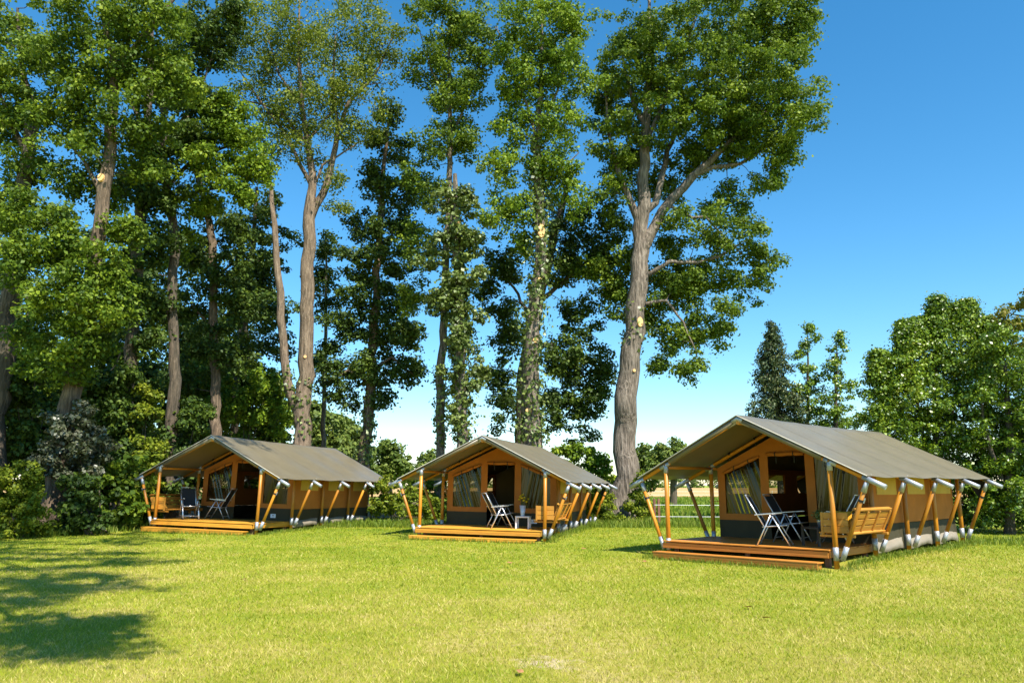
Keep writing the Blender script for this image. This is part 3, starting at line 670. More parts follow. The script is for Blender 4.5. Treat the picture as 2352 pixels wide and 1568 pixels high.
def tree(name, label, cat, d, stems, blobs, leaf=.16, mat='oak', per=70, k=2.2, clump=.62, seed=0, bark='bark', ivy=None, group=None, depth=1.0, wounds=(), stemname='trunk', maxd=5.0, width=.72, branches=True, sides=14, flare=True, zmin=.25, flat=.65):
    rng = np.random.RandomState(seed+11); clump *= .74; k *= 1.65; per *= .68
    px = d/FD
    nodes, nrad = [], []; SM = []
    base0 = None
    for si, st in enumerate(stems):
        P, rr = path3(st, d)
        if si == 0 or (len(st[0]) > 4 and st[0][4] == 'g'):
            if P[0].z > .02:
                dirn = (P[0]-P[1]).normalized(); t = (P[0].z+.12)/max(.25, -dirn.z); b0 = P[0]+dirn*t; b0.z = -.12; P.insert(0, b0); rr.insert(0, rr[0]*1.03)
            else: P[0].z = -.15
        if base0 is None: base0 = P[0].copy()
        P, rr = dense(P, rr, .55 if rr[0] > .12 else .4, .35 if si else .28, rng)
        if si == 0 and flare:
            for i in range(len(rr)): rr[i] *= 1+.40*math.exp(-max(0, P[i].z+.1)/.5)
        SM.append((P, rr)); nodes += P; nrad += rr
    root = empty(name, base0)
    inv = np.array(base0)
    def put(nm, me, mt, par=None):
        o = link(nm, me, par or root, M[mt] if isinstance(mt, str) else mt); return o
    tr = None
    for si, (P, rr) in enumerate(SM):
        me = stem_mesh(stemname if si == 0 else 'limb', [p-base0 for p in P], rr, rng, sides if si == 0 else max(7, sides-4)); o = put(stemname if si == 0 else 'limb', me, bark, root if si == 0 else tr)
        if si == 0: tr = o
    # leaf clumps inside the crown's lobes
    C, CR = [], []
    for q in blobs:
        x, y, rx, ry = q[:4]; dd = q[4] if len(q) > 4 else 0; kk = q[5] if len(q) > 5 else 1
        c = np.array(at(x, y, d+dd)); ax, az = rx*px, ry*px; ay = min(maxd, max(ax, az)*depth)
        n = max(5, int(1.65*k*kk*math.pi*ax*az))
        u = rng.normal(size=(n, 3)); u /= np.linalg.norm(u, axis=1, keepdims=True); u *= (.15+.90*rng.rand(n, 1)**.45)*np.where(rng.rand(n, 1) < .2, rng.uniform(1.0, 1.55, (n, 1)), 1)
        p = c+u*np.array([ax, ay, az]); C.append(p); CR.append(clump*(.65+.7*rng.rand(n)))
    if C:
        C = np.vstack(C); CR = np.concatenate(CR); ok = C[:, 2] > zmin; C, CR = C[ok], CR[ok]
        if branches:
            N = np.array([tuple(p) for p in nodes]); NR = np.array(nrad); TV = []
            order = np.argsort([np.min(((N-c)**2).sum(1)) for c in C])
            for j in order:
                c = C[j]; dv = N-c; dist = np.sqrt((dv**2).sum(1)); cost = dist+.9*np.maximum(0, dv[:, 2])-.6*NR
                i = int(np.argmin(cost)); a = N[i]; L = dist[i]
                if L < .25: continue
                r0 = min(NR[i]*.62, .012+.014*L); m1 = a+(c-a)*.38+rng.normal(size=3)*L*.07+np.array([0, 0, .06*L]); m2 = a+(c-a)*.72+rng.normal(size=3)*L*.06
                path = np.array([a, m1, m2, c]); rad = [r0, r0*.78, r0*.5, .006]
                TV.append(tube_np(path-inv, rad, 4 if r0 < .05 else 6)); N = np.vstack([N, m1, m2, c]); NR = np.concatenate([NR, [r0*.78, r0*.5, .012]])
            if TV:
                V, F = join(TV); put('branches', raw_mesh('branches', V, F, True), 'bark_twig')['kind'] = 'stuff'; TRI[0] += 2*len(F)
        Pn, Dn, Tn = [], [], []
        for c, r in zip(C, CR):
            n = max(8, int(2.15*per*(r/clump)**1.6)); p, dn_ = leafset(n, c, r, leaf, rng, flat); Pn.append(p); Dn.append(dn_); Tn.append(np.clip(rng.rand(n)*.75+rng.rand()*.35-.05, 0, 1))
        P = np.vstack(Pn); D = np.vstack(Dn); T = np.concatenate(Tn); ok = P[:, 2] > .03; P, D, T = P[ok], D[ok], T[ok]
        put('crown', leaf_mesh('crown', P-inv, D, leaf*.98, rng, width, T), mat); TRI[0] += 2*len(P)
    if ivy:                                     # climbing ivy: (stem index, z from, z to, spread, number)
        Pn = []
        for si, y0, y1, spread, num in ivy:
            P, rr = SM[si]; A = np.array([tuple(p) for p in P]); z0, z1 = at(1176, y1, d).z, at(1176, y0, d).z
            sel = np.where((A[:, 2] > z1-.01) & (A[:, 2] < z0+.01))[0] if z1 < z0 else np.where((A[:, 2] > z0) & (A[:, 2] < z1))[0]
            if len(sel) == 0: continue
            i = sel[rng.randint(0, len(sel), num)]; th = rng.rand(num)*6.28; blob = .55+.45*np.sin(A[i, 2]*2.1+seed)+.35*np.sin(A[i, 2]*5.3)
            r = np.array(rr)[i]+np.abs(rng.normal(size=num))*spread*np.clip(blob, .12, 1.2)
            dv = np.stack([np.cos(th), np.sin(th), rng.normal(size=num)*.5], -1); p = A[i]+dv*r[:, None]; p[:, 2] += rng.rand(num)*.5-.25; Pn.append((p, dv))
        if Pn:
            P = np.vstack([a for a, _ in Pn]); D = np.vstack([b for _, b in Pn]); put('ivy', leaf_mesh('ivy', P-inv, D, .17, rng, .8, None, .2, 1.0), 'ivy'); TRI[0] += 2*len(P)
    for wx, wy, wr, wh in wounds:               # fresh cuts where limbs were taken off
        c = at(wx, wy, d); A = np.array([tuple(p) for p in SM[0][0]]); i = int(np.argmin(np.abs(A[:, 2]-c.z))); ax = Vector(A[i]); r = SM[0][1][i]
        dirv = Vector((c.x-ax.x, -.9*r, 0)).normalized(); p0 = ax+dirv*(r*.75); p0.z = c.z; p1 = ax+dirv*(r*1.06+.03); p1.z = c.z+.02
        mb = MB(); mb.tube([p0-base0, p1-base0], [wr*1.15, wr], 10); mb.v = [(x, y, (z-(c.z-base0.z))*wh/wr+(c.z-base0.z)) for x, y, z in mb.v]; mb.build('cut_wound', M['wound'], tr)
    tag(root, label, cat, group); return root
OAKS = 'tall oaks behind the tents'; WOOD = 'woodland trees beside the lawn'
tree('oak_tree', 'massive leaning oak with thick furrowed trunk and wide crown, beside the open field', 'tree', 36, [
    [(1426, 1194, .60), (1436, 1000, .53), (1447, 850, .50), (1462, 700, .44), (1468, 600, .43), (1475, 500, .33), (1478, 400, .27), (1482, 300, .22), (1488, 200, .16), (1492, 100, .11), (1490, -60, .05)],
    [(1470, 585, .30), (1505, 515, .25), (1545, 455, .23), (1592, 402, .20), (1650, 350, .15), (1720, 290, .11), (1812, 212, .05)],
    [(1592, 404, .13), (1640, 384, .11), (1700, 376, .08), (1765, 335, .05), (1830, 300, .03)],
    [(1478, 490, .2), (1506, 466, .17), (1518, 420, .16), (1532, 345, .13, 1.5), (1560, 290, .10, 2), (1610, 230, .06, 2), (1650, 150, .03, 2)],
    [(1466, 505, .2), (1438, 440, .16), (1418, 385, .12), (1396, 300, .08), (1390, 200, .04)],
    [(1480, 330, .14), (1520, 250, .1), (1560, 140, .07), (1600, 40, .04)],
    [(1482, 300, .12), (1450, 220, .09), (1430, 130, .05)],
    [(1474, 640, .12, .5), (1540, 600, .1), (1600, 603, .09), (1650, 590, .07), (1700, 560, .05), (1770, 600, .02)],
    [(1535, 470, .08), (1590, 500, .07), (1620, 497, .06), (1665, 545, .04), (1720, 600, .02)],
    [(1468, 700, .1, .4), (1530, 690, .07), (1570, 740, .05), (1600, 810, .02)]],
    [(1600, 60, 230, 90), (1660, 190, 190, 80), (1470, 160, 100, 110), (1770, 60, 90, 90), (1760, 250, 110, 80, -1), (1560, 280, 140, 70), (1840, 270, 40, 60), (1790, 340, 60, 55), (1415, 330, 60, 70), (1400, 440, 40, 45), (1660, 330, 100, 50), (1740, 420, 60, 35, 0, .8), (1590, 370, 60, 40, 1),
     (1600, 520, 90, 38, 0, .8), (1700, 545, 70, 40), (1760, 600, 45, 30), (1720, 640, 45, 45), (1640, 630, 70, 45, 1), (1560, 670, 75, 45, 1), (1560, 770, 55, 45, 1), (1590, 840, 32, 40), (1650, 730, 45, 40, 0, .7), (1425, 720, 26, 50, 1, .8), (1420, 600, 40, 40, 1.5), (1510, 840, 30, 30, 1), (1345, 620, 40, 45, 2), (1520, 640, 60, 50, 2), (1500, 720, 50, 50, 2), (1430, 660, 40, 50, 2), (1410, 520, 40, 45, 2), (1620, 760, 50, 45, 1), (1680, 470, 70, 40, 1, .7), (1520, 440, 60, 50, 2), (1440, 400, 50, 60, 2), (1800, 130, 60, 60), (1850, 30, 40, 40), (1540, 560, 50, 40, 2, .7), (1380, 250, 35, 60, 1)],
    leaf=.155, per=74, k=2.5, seed=1, wounds=((1466, 745, .14, .24), (1452, 855, .07, .07)), ivy=((0, 700, 790, .25, 160),), group=OAKS)
tree('oak_tree', 'tall thin oak with torn orange wounds along its ivy trunk, behind the yellow-flower tent', 'tree', 34, [
    [(1224, 1075, .44), (1217, 900, .40), (1222, 760, .33), (1236, 640, .27), (1243, 540, .25), (1234, 400, .2), (1238, 280, .15), (1243, 180, .1), (1245, 80, .07), (1245, -50, .03)],
    [(1236, 330, .08), (1210, 240, .06), (1170, 150, .04), (1140, 60, .02)], [(1238, 300, .08), (1280, 210, .06), (1310, 110, .03)], [(1235, 420, .07), (1290, 390, .05), (1330, 350, .02)]],
    [(1235, 70, 115, 85), (1285, 170, 90, 70), (1185, 170, 75, 70), (1310, 50, 50, 50), (1180, 290, 50, 60), (1290, 270, 65, 55), (1150, 390, 45, 55), (1290, 370, 55, 50), (1240, 380, 40, 60), (1140, 490, 38, 55), (1185, 480, 40, 45), (1320, 450, 45, 35), (1190, 570, 30, 40, 1)],
    leaf=.15, mat='oak_bright', per=68, k=2.4, seed=2, ivy=((0, 330, 1040, .42, 3600),), wounds=((1243, 535, .16, .36), (1240, 646, .11, .11), (1228, 786, .11, .12), (1214, 945, .13, .1)), group=OAKS)
tree('oak_tree', 'dark shaded oak with drooping crown, behind the wounded ivy trunk', 'tree', 39, [
    [(1198, 1075, .42), (1204, 880, .38), (1225, 740, .32), (1258, 610, .26), (1283, 505, .2), (1312, 400, .1)],
    [(1240, 690, .14), (1300, 640, .1), (1350, 600, .07), (1410, 590, .03)], [(1212, 800, .1), (1270, 790, .09), (1320, 830, .06), (1360, 900, .03)], [(1225, 740, .1), (1180, 660, .07), (1130, 600, .03)]],
    [(1335, 520, 75, 50), (1385, 590, 45, 45), (1290, 610, 50, 45), (1165, 610, 45, 50), (1135, 690, 40, 45), (1165, 770, 42, 45), (1330, 730, 45, 50), (1300, 830, 60, 60), (1375, 830, 40, 60), (1350, 920, 55, 50), (1290, 930, 45, 60), (1140, 860, 35, 40), (1165, 940, 32, 40), (1335, 1000, 28, 20), (1400, 660, 25, 35)],
    leaf=.17, mat='oak_dark', per=70, k=2.5, seed=3, bark='bark_shaded', group=OAKS)
tree('oak_tree', 'slender oak with bare lower stem and narrow crown, beside the ivy column', 'tree', 35, [
    [(1010, 1075, .2), (1012, 900, .2), (1017, 760, .18), (1024, 600, .16), (1030, 450, .15), (1036, 300, .11), (1030, 150, .08), (1036, -40, .03)],
    [(1034, 320, .06), (1070, 240, .05), (1110, 150, .03), (1140, 60, .02)], [(1032, 250, .05), (990, 160, .04), (960, 60, .02)]],
    [(1020, 50, 85, 70), (1090, 90, 70, 60), (1050, 160, 75, 65), (985, 150, 50, 55), (1040, 240, 70, 60), (1020, 330, 62, 55), (985, 420, 50, 45), (1075, 330, 30, 40), (955, 400, 30, 30), (960, 560, 40, 60, 1), (950, 680, 35, 45, 1)],
    leaf=.15, mat='oak', per=66, k=2.3, seed=4, ivy=((0, 850, 1030, .15, 350),), group=OAKS)
tree('ivy_tree', 'dead standing trunk smothered by a bright column of ivy', 'tree', 33.5, [
    [(1062, 1075, .26), (1060, 900, .25), (1055, 750, .24), (1050, 600, .22), (1047, 480, .17), (1045, 400, .09)]],
    [(1050, 470, 52, 40), (1060, 545, 52, 45), (1015, 580, 40, 50), (1065, 640, 48, 45), (1030, 690, 45, 45), (1075, 730, 38, 45), (1050, 800, 38, 50), (1065, 880, 30, 45), (1058, 960, 28, 45), (1100, 850, 26, 40, 1)],
    leaf=.17, mat='ivy', per=70, k=2.6, clump=.45, seed=5, wounds=((1058, 512, .12, .08),), ivy=((0, 430, 1030, .35, 2600),), group=OAKS)
tree('oak_tree', 'medium oak with pointed top and low hanging dark skirts, behind the far tent roof', 'tree', 39, [
    [(836, 1080, .3), (846, 950, .27), (856, 800, .24), (866, 650, .2), (873, 500, .17), (880, 400, .12), (893, 270, .05)],
    [(852, 850, .09), (900, 820, .07), (950, 860, .03)], [(850, 880, .09), (800, 850, .07), (750, 880, .03)]],
    [(895, 255, 32, 32), (885, 330, 45, 42), (930, 345, 25, 30), (855, 420, 42, 45), (910, 440, 55, 40), (860, 520, 75, 45), (930, 520, 40, 35), (810, 590, 45, 40), (890, 600, 60, 45), (830, 670, 55, 45), (910, 690, 55, 45), (800, 760, 50, 45), (895, 770, 60, 45), (770, 850, 45, 45), (930, 850, 42, 40), (850, 850, 55, 45), (800, 910, 40, 30), (880, 910, 30, 30), (745, 800, 25, 30, 0, .7), (945, 780, 30, 40)],
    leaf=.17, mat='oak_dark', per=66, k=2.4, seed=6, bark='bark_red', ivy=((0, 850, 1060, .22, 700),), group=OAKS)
tree('elm_tree', 'tall pale-barked twin-stemmed tree with airy yellowish crown, behind the bench-side tent', 'tree', 36, [
    [(687, 1080, .44), (693, 950, .38), (702, 800, .34), (706, 650, .31), (711, 520, .3), (716, 430, .2), (708, 340, .16), (694, 250, .12), (684, 120, .08), (690, -30, .03)],
    [(714, 500, .2), (742, 445, .18), (764, 370, .15), (776, 300, .12), (800, 235, .09), (860, 175, .06), (905, 80, .03)],
    [(712, 420, .11), (690, 380, .1), (650, 300, .08), (600, 235, .06), (555, 170, .03)], [(776, 300, .09), (765, 200, .07), (770, 80, .04)], [(694, 250, .07), (640, 170, .05), (610, 60, .03)],
    [(700, 330, .07), (760, 260, .05), (830, 150, .03)], [(716, 440, .08), (740, 380, .06), (820, 330, .03)], [(705, 330, .08), (640, 250, .06), (560, 230, .03)], [(686, 950, .2), (664, 895, .21), (652, 820, .2), (645, 700, .18), (632, 550, .15), (622, 430, .09), (600, 330, .04)]],
    [(720, 50, 190, 75), (600, 110, 95, 70), (850, 100, 90, 75), (700, 160, 150, 65), (610, 220, 80, 55), (820, 210, 85, 50), (720, 260, 110, 50), (630, 310, 65, 45), (790, 300, 70, 45), (700, 350, 60, 40, 0, .7), (860, 290, 35, 35), (770, 400, 40, 45, 0, .7), (590, 380, 40, 40, 0, .7), (780, 470, 25, 25)],
    leaf=.13, mat='elm', per=58, k=2.0, clump=.7, seed=7, bark='bark_elm', ivy=((8, 850, 960, .2, 240), (0, 870, 1000, .06, 200)), group=OAKS, wounds=((704, 822, .07, .07),))
# the woodland on the other side
tree('oak_tree', 'big old oak leaning over the lawn edge, its trunk base beside the yellow-green hedge', 'tree', 27.5, [
    [(116, 1224, .44), (130, 1120, .36), (147, 980, .33), (167, 850, .30), (202, 680, .27), (234, 500, .25), (246, 400, .23), (258, 260, .2), (268, 165, .16), (242, 60, .12), (232, -40, .07)],
    [(268, 170, .16), (310, 110, .13), (360, 55, .1), (410, -15, .06)], [(240, 450, .1), (200, 380, .07), (150, 320, .03)], [(200, 690, .1), (150, 620, .07), (90, 590, .03)], [(215, 620, .08), (260, 600, .06), (300, 620, .03)]],
    [(230, 40, 120, 60), (370, 70, 95, 75), (150, 120, 85, 65), (290, 150, 100, 60), (400, 190, 70, 55), (180, 230, 75, 55), (310, 270, 85, 60), (120, 290, 55, 50), (210, 350, 65, 55), (330, 380, 55, 50, 1), (230, 450, 60, 45, 1), (150, 400, 45, 40),
     (120, 545, 75, 60, -1), (60, 600, 60, 65, -1), (200, 600, 75, 45, -1), (130, 690, 90, 55, -1), (230, 690, 60, 45, -1), (170, 780, 70, 45, -1), (270, 640, 40, 35, -1), (70, 760, 50, 50), (250, 800, 35, 35), (160, 840, 60, 35, -.5), (100, 830, 50, 40, -.5), (260, 720, 40, 40, -1), (280, 540, 45, 45), (60, 480, 60, 45, -1)],
    leaf=.15, mat='oak', per=70, k=2.9, seed=8, bark='bark_red', wounds=((240, 415, .12, .16),), group=WOOD)
tree('oak_tree', 'dark oak whose bare broken branches hang at head height, beside the lawn edge oak', 'tree', 32, [
    [(284, 1095, .34), (291, 950, .29), (300, 800, .26), (316, 600, .24), (326, 450, .22), (336, 300, .17), (346, 160, .14), (350, 20, .06)],
    [(330, 380, .1), (400, 300, .08), (460, 210, .05), (490, 120, .03)], [(335, 320, .1), (300, 230, .07), (280, 120, .04)], [(306, 720, .05), (285, 680, .045), (262, 650, .04), (250, 620, .03)], [(302, 790, .05), (280, 800, .04), (268, 835, .03), (255, 850, .02)]],
    [(460, 110, 80, 80), (400, 200, 60, 60, 1), (350, 330, 60, 60), (430, 320, 65, 55), (300, 420, 50, 50), (380, 430, 60, 50), (350, 560, 50, 55), (295, 870, 38, 40, -.8), (330, 780, 40, 45), (300, 560, 40, 40, 1), (500, 50, 70, 60), (470, 240, 50, 45), (320, 680, 40, 50, -.5), (370, 700, 40, 50, 1), (300, 960, 35, 40, -.5), (345, 470, 45, 45, -.5)],
    leaf=.17, mat='oak_dark', per=70, k=2.6, seed=9, bark='bark_shaded', group=WOOD)
tree('oak_tree', 'straight oak with sunlit fresh green side branches, behind the bench end of the porch', 'tree', 33, [
    [(392, 1085, .28), (398, 930, .25), (400, 840, .23), (395, 660, .2), (403, 550, .2), (392, 470, .18), (378, 400, .16), (374, 280, .12), (380, 150, .06)],
    [(385, 430, .1), (440, 370, .09), (510, 340, .06), (580, 320, .03)], [(392, 470, .09), (450, 440, .07), (530, 430, .04), (600, 440, .02)]],
    [(535, 300, 70, 48, -1), (590, 370, 40, 45, -1), (500, 385, 75, 40, -1), (570, 435, 55, 38, -1), (440, 340, 50, 50), (460, 450, 50, 40), (380, 180, 50, 60), (400, 560, 40, 45, 1), (520, 240, 40, 35, -1)],
    leaf=.155, mat='oak_bright', per=74, k=2.9, seed=10, bark='bark_shaded', group=WOOD)
tree('oak_tree', 'thin crooked oak with patchy sunlit bark, above the porch ridge', 'tree', 37, [
    [(495, 1020, .25), (494, 900, .23), (491, 700, .2), (488, 560, .19), (470, 460, .16), (445, 380, .14), (430, 260, .07)],
    [(490, 640, .07), (540, 600, .05), (580, 600, .03)], [(492, 760, .06), (440, 700, .04)]],
    [(520, 530, 60, 45), (560, 590, 50, 45), (450, 590, 45, 50), (520, 660, 60, 50), (430, 700, 45, 50), (560, 720, 55, 50), (470, 780, 45, 45), (530, 820, 55, 45), (430, 860, 40, 40), (480, 480, 40, 35)],
    leaf=.17, mat='oak_dark', per=66, k=2.3, seed=11, bark='bark_red', group=WOOD)
tree('oak_tree', 'crooked oak at the outer end of the woodland with long sunlit limbs', 'tree', 29, [
    [(-28, 1180, .4), (0, 880, .36), (22, 690, .34), (44, 520, .3), (62, 380, .24), (72, 260, .18), (50, 150, .1), (40, 20, .05)],
    [(64, 360, .12), (20, 260, .08), (-20, 180, .05)], [(66, 340, .1), (110, 240, .08), (150, 170, .04)]],
    [(30, 50, 80, 65), (90, 130, 60, 55), (20, 170, 60, 60), (60, 250, 60, 45), (10, 300, 50, 55), (80, 380, 60, 45), (10, 430, 45, 45), (40, 500, 50, 40, -1), (-40, 200, 60, 120), (-40, 500, 50, 80)],
    leaf=.15, mat='oak', per=70, k=2.6, seed=12, bark='bark_shaded', group=WOOD)
tree('oak_tree', 'thin dark oak standing behind the crooked patchy-barked oak', 'tree', 43, [
    [(535, 1030, .2), (545, 830, .19), (570, 670, .17), (582, 560, .14), (590, 430, .08)]],
    [(590, 520, 45, 50), (620, 610, 40, 55), (570, 640, 45, 50), (600, 730, 50, 50), (560, 820, 50, 45), (640, 790, 30, 45), (610, 460, 30, 40), (660, 560, 25, 45, 0, .6)],
    leaf=.19, mat='oak_dark', per=60, k=2.0, seed=13, bark='bark_shaded', group=WOOD)
tree('lime_tree', 'light-leaved small tree seen between the pale-barked twin stem and pointed oak', 'tree', 44, [
    [(742, 1080, .14), (745, 900, .12), (748, 700, .09), (750, 560, .04)]],
    [(755, 570, 35, 40), (745, 650, 35, 40, 0, .8), (760, 720, 30, 40, 0, .8), (740, 850, 28, 35), (730, 640, 25, 30)],
    leaf=.17, mat='oak_dark', per=60, k=2.0, seed=14, group=WOOD)
for i, (x, ys, w, dd, lab) in enumerate(((60, 640, 120, 47, 'dense dark tree deep in the woodland behind the outermost oak'), (230, 560, 120, 50, 'dense dark tree deep in the woodland behind the lawn edge oak'), (400, 600, 110, 48, 'dense dark tree deep in the woodland behind the straight oak'),
                                         (560, 700, 100, 52, 'dense dark tree deep in the woodland behind the patchy-barked oaks'))):
    bl = [(x+random.uniform(-.8, .8)*w, ys+q*55, w*random.uniform(.5, .8), 50, random.uniform(-2, 2), .75 if q < 3 else 1) for q in range(8)]
    tree('woodland_tree', lab, 'tree', dd, [[(x, 1080, .25), (x+8, 800, .2), (x, ys-20, .06)]], bl, leaf=.26, mat='oak_dark', per=44, k=1.7, clump=.9, seed=20+i, bark='bark_shaded', group=WOOD)

# ---------------------------------------------------------------- shrubs
def shrub(label, d, x, y, blobs, mat, leaf=.13, k=4, per=60, clump=.4, seed=0, group=None, cat='shrub', name='shrub', width=.72):
    base = at(x, y, d); st = []
    rng = np.random.RandomState(seed)
    for j in range(5):
        b = blobs[j % len(blobs)]; st.append([(x+rng.uniform(-10, 10), y, .035, 0, 'g'), ((x+b[0])/2, (y+b[1])/2, .025), (b[0], b[1], .01)])
    return tree(name, label, cat, d, st, blobs, leaf, mat, per, k, clump, seed, 'bark_twig', None, group, .9, (), 'stem', 2.5, width, True, 6, False, .12)
EDGE = 'shrubs along the woodland edge'; BACK = 'shrubs behind the tents'
shrub('low yellow-green hedge shrub beside the old oak base', 25.0, 40, 1235, [(10, 1110, 60, 50), (60, 1150, 50, 50), (20, 1190, 60, 40), (75, 1200, 35, 30), (-50, 1150, 60, 70), (60, 1085, 30, 25)], 'hedge', .11, 6, 70, .32, 31, EDGE)
shrub('grey glossy-leaved shrub hiding the middle of the old oak trunk', 27.0, 225, 1206, [(170, 1000, 60, 40), (200, 1050, 50, 35), (120, 1050, 45, 35), (160, 1085, 50, 25), (230, 1020, 30, 30), (180, 950, 40, 30), (130, 960, 35, 30)], 'grey_leaf', .15, 4, 46, .35, 32, EDGE)
shrub('large-leaved shaded shrub between the old oak and the porch', 28, 255, 1205, [(250, 1120, 45, 45), (290, 1090, 40, 40), (230, 1170, 40, 30), (290, 1160, 40, 35), (205, 1130, 30, 40)], 'oak', .2, 3.6, 40, .35, 33, EDGE, width=.8)
shrub('sunlit yellow-green shrub behind the porch rafters', 31.5, 320, 1190, [(330, 960, 30, 45), (340, 1040, 30, 40), (325, 1110, 35, 40), (340, 900, 22, 25), (300, 1060, 25, 40), (340, 1160, 40, 30)], 'hedge', .15, 4, 55, .4, 34, EDGE)
shrub('dark undergrowth shrub filling the gap left of the porch', 33, 400, 1180, [(400, 1120, 60, 50), (440, 1060, 45, 50), (380, 1010, 40, 50), (450, 960, 40, 45), (360, 1150, 45, 35)], 'oak_dark', .17, 3.4, 55, .45, 35, EDGE)
shrub('dark undergrowth shrub at the foot of the outermost oak', 30, 60, 1180, [(40, 900, 60, 60), (100, 960, 60, 55), (20, 1010, 60, 50), (80, 860, 40, 40), (-40, 900, 50, 80), (100, 1040, 60, 40)], 'oak_dark', .17, 3.4, 55, .45, 36, EDGE)
shrub('mid-green tall shrub rising behind the porch ridge', 40, 560, 1090, [(560, 960, 60, 45), (610, 900, 55, 40), (520, 910, 45, 45), (640, 960, 45, 40), (590, 870, 40, 30), (480, 960, 40, 40)], 'oak_bright', .19, 2.6, 55, .55, 37, BACK)
shrub('dark tall shrub in the wood behind the crooked patchy-barked oak', 42, 430, 1090, [(430, 930, 55, 60), (470, 1000, 60, 40), (410, 1020, 40, 40), (450, 870, 45, 40)], 'oak', .2, 2.6, 55, .55, 38, BACK)
for i, (x, d_, m_, lab) in enumerate(((-60, 37, 'oak_dark', 'tall dark undergrowth bush at the outer end of the woodland'), (120, 39, 'oak', 'tall undergrowth bush in the wood behind the old oak'), (260, 38, 'oak_dark', 'tall dark undergrowth bush in the wood behind the broken-branched oak'),
                                        (390, 41, 'oak', 'tall undergrowth bush in the wood behind the straight oak'), (640, 45, 'oak', 'tall bush behind the foot of the pale-barked twin stem'))):
    shrub(lab, d_, x, 1140, [(x+random.uniform(-60, 60), 880+q*38, 62, 40) for q in range(7)], m_, .22, 2.0, 50, .6, 90+i, BACK)
shrub('low dark leafy bush right of the old oak base', 26.2, 200, 1214, [(190, 1150, 40, 40), (170, 1190, 40, 25), (215, 1190, 40, 25), (180, 1110, 35, 30)], 'oak_dark', .15, 5, 60, .36, 44, EDGE)
shrub('low dark leafy bush just outside the porch bench', 29.5, 320, 1198, [(320, 1160, 30, 35), (345, 1180, 30, 22), (295, 1185, 30, 20), (330, 1120, 25, 30)], 'oak', .15, 5, 60, .36, 45, EDGE)
shrub('dark bush hiding the lower trunk of the broken-branched oak', 31, 230, 1190, [(230, 1060, 50, 60), (200, 980, 50, 50), (260, 960, 40, 45), (240, 900, 45, 45), (190, 900, 45, 50), (270, 1040, 30, 50)], 'oak_dark', .17, 4, 60, .45, 46, EDGE)
shrub('leafy shrub in the gap between the bench-side and yellow-flower tents', 33.5, 905, 1198, [(880, 1150, 32, 35), (920, 1165, 35, 28), (960, 1150, 32, 35), (985, 1170, 30, 25), (900, 1110, 25, 25)], 'hedge', .13, 5, 60, .34, 39, BACK)
shrub('darker leafy shrub behind the porch posts of the yellow-flower tent', 35, 985, 1190, [(975, 1110, 25, 30), (1010, 1140, 25, 35), (1000, 1170, 40, 22), (940, 1120, 18, 22)], 'oak', .14, 4.5, 60, .36, 40, BACK)
shrub('bright rounded shrub rising above the rear of the yellow-flower tent roof', 38, 1335, 1190, [(1330, 1060, 48, 34), (1375, 1085, 38, 38), (1300, 1045, 26, 22), (1370, 1140, 40, 40), (1330, 1120, 40, 40)], 'oak_bright', .16, 4, 62, .4, 41, BACK)
shrub('low leafy shrub at the rear corner of the yellow-flower tent', 33, 1380, 1200, [(1380, 1150, 30, 40), (1360, 1180, 30, 20), (1405, 1180, 22, 20)], 'hedge', .12, 5, 60, .32, 42, BACK)
shrub('low green shrub at the right foot of the massive leaning oak', 34.5, 1470, 1195, [(1468, 1140, 20, 34), (1482, 1165, 26, 24), (1455, 1175, 20, 20), (1472, 1105, 14, 18)], 'hedge', .12, 6, 64, .3, 43, BACK)

# ---------------------------------------------------------------- hollies, conifer and slender trees on the other side
HOL = 'evergreens behind the cushion-porch tent'
def spire(x, y, h, w): return [(x, y+h*t, max(5, w*t**.8), h*.085) for t in np.linspace(.03, 1, 11)]
def cone(x, y, h, w, n=13): return [(x+w*.2*math.sin(t*19), y+h*t, max(3, w*t), h*.06, 0, 1.2-.3*t) for t in np.linspace(.01, 1, n)]
tree('holly_tree', 'slender airy young tree with pointed top, next to the drooping conifer', 'tree', 35, [[(1855, 1060, .1), (1855, 900, .07), (1855, 752, .012)]], cone(1855, 750, 280, 72), .115, 'holly', 40, 5.0, .34, 51, 'bark_twig', group=HOL)
tree('holly_tree', 'slender airy young tree with bare pale stem below its tip, next to the big holly', 'tree', 34, [[(1918, 1060, .1), (1920, 900, .075), (1922, 772, .012)]], cone(1921, 770, 270, 82), .115, 'holly', 36, 4.2, .34, 52, 'bark_twig', group=HOL)
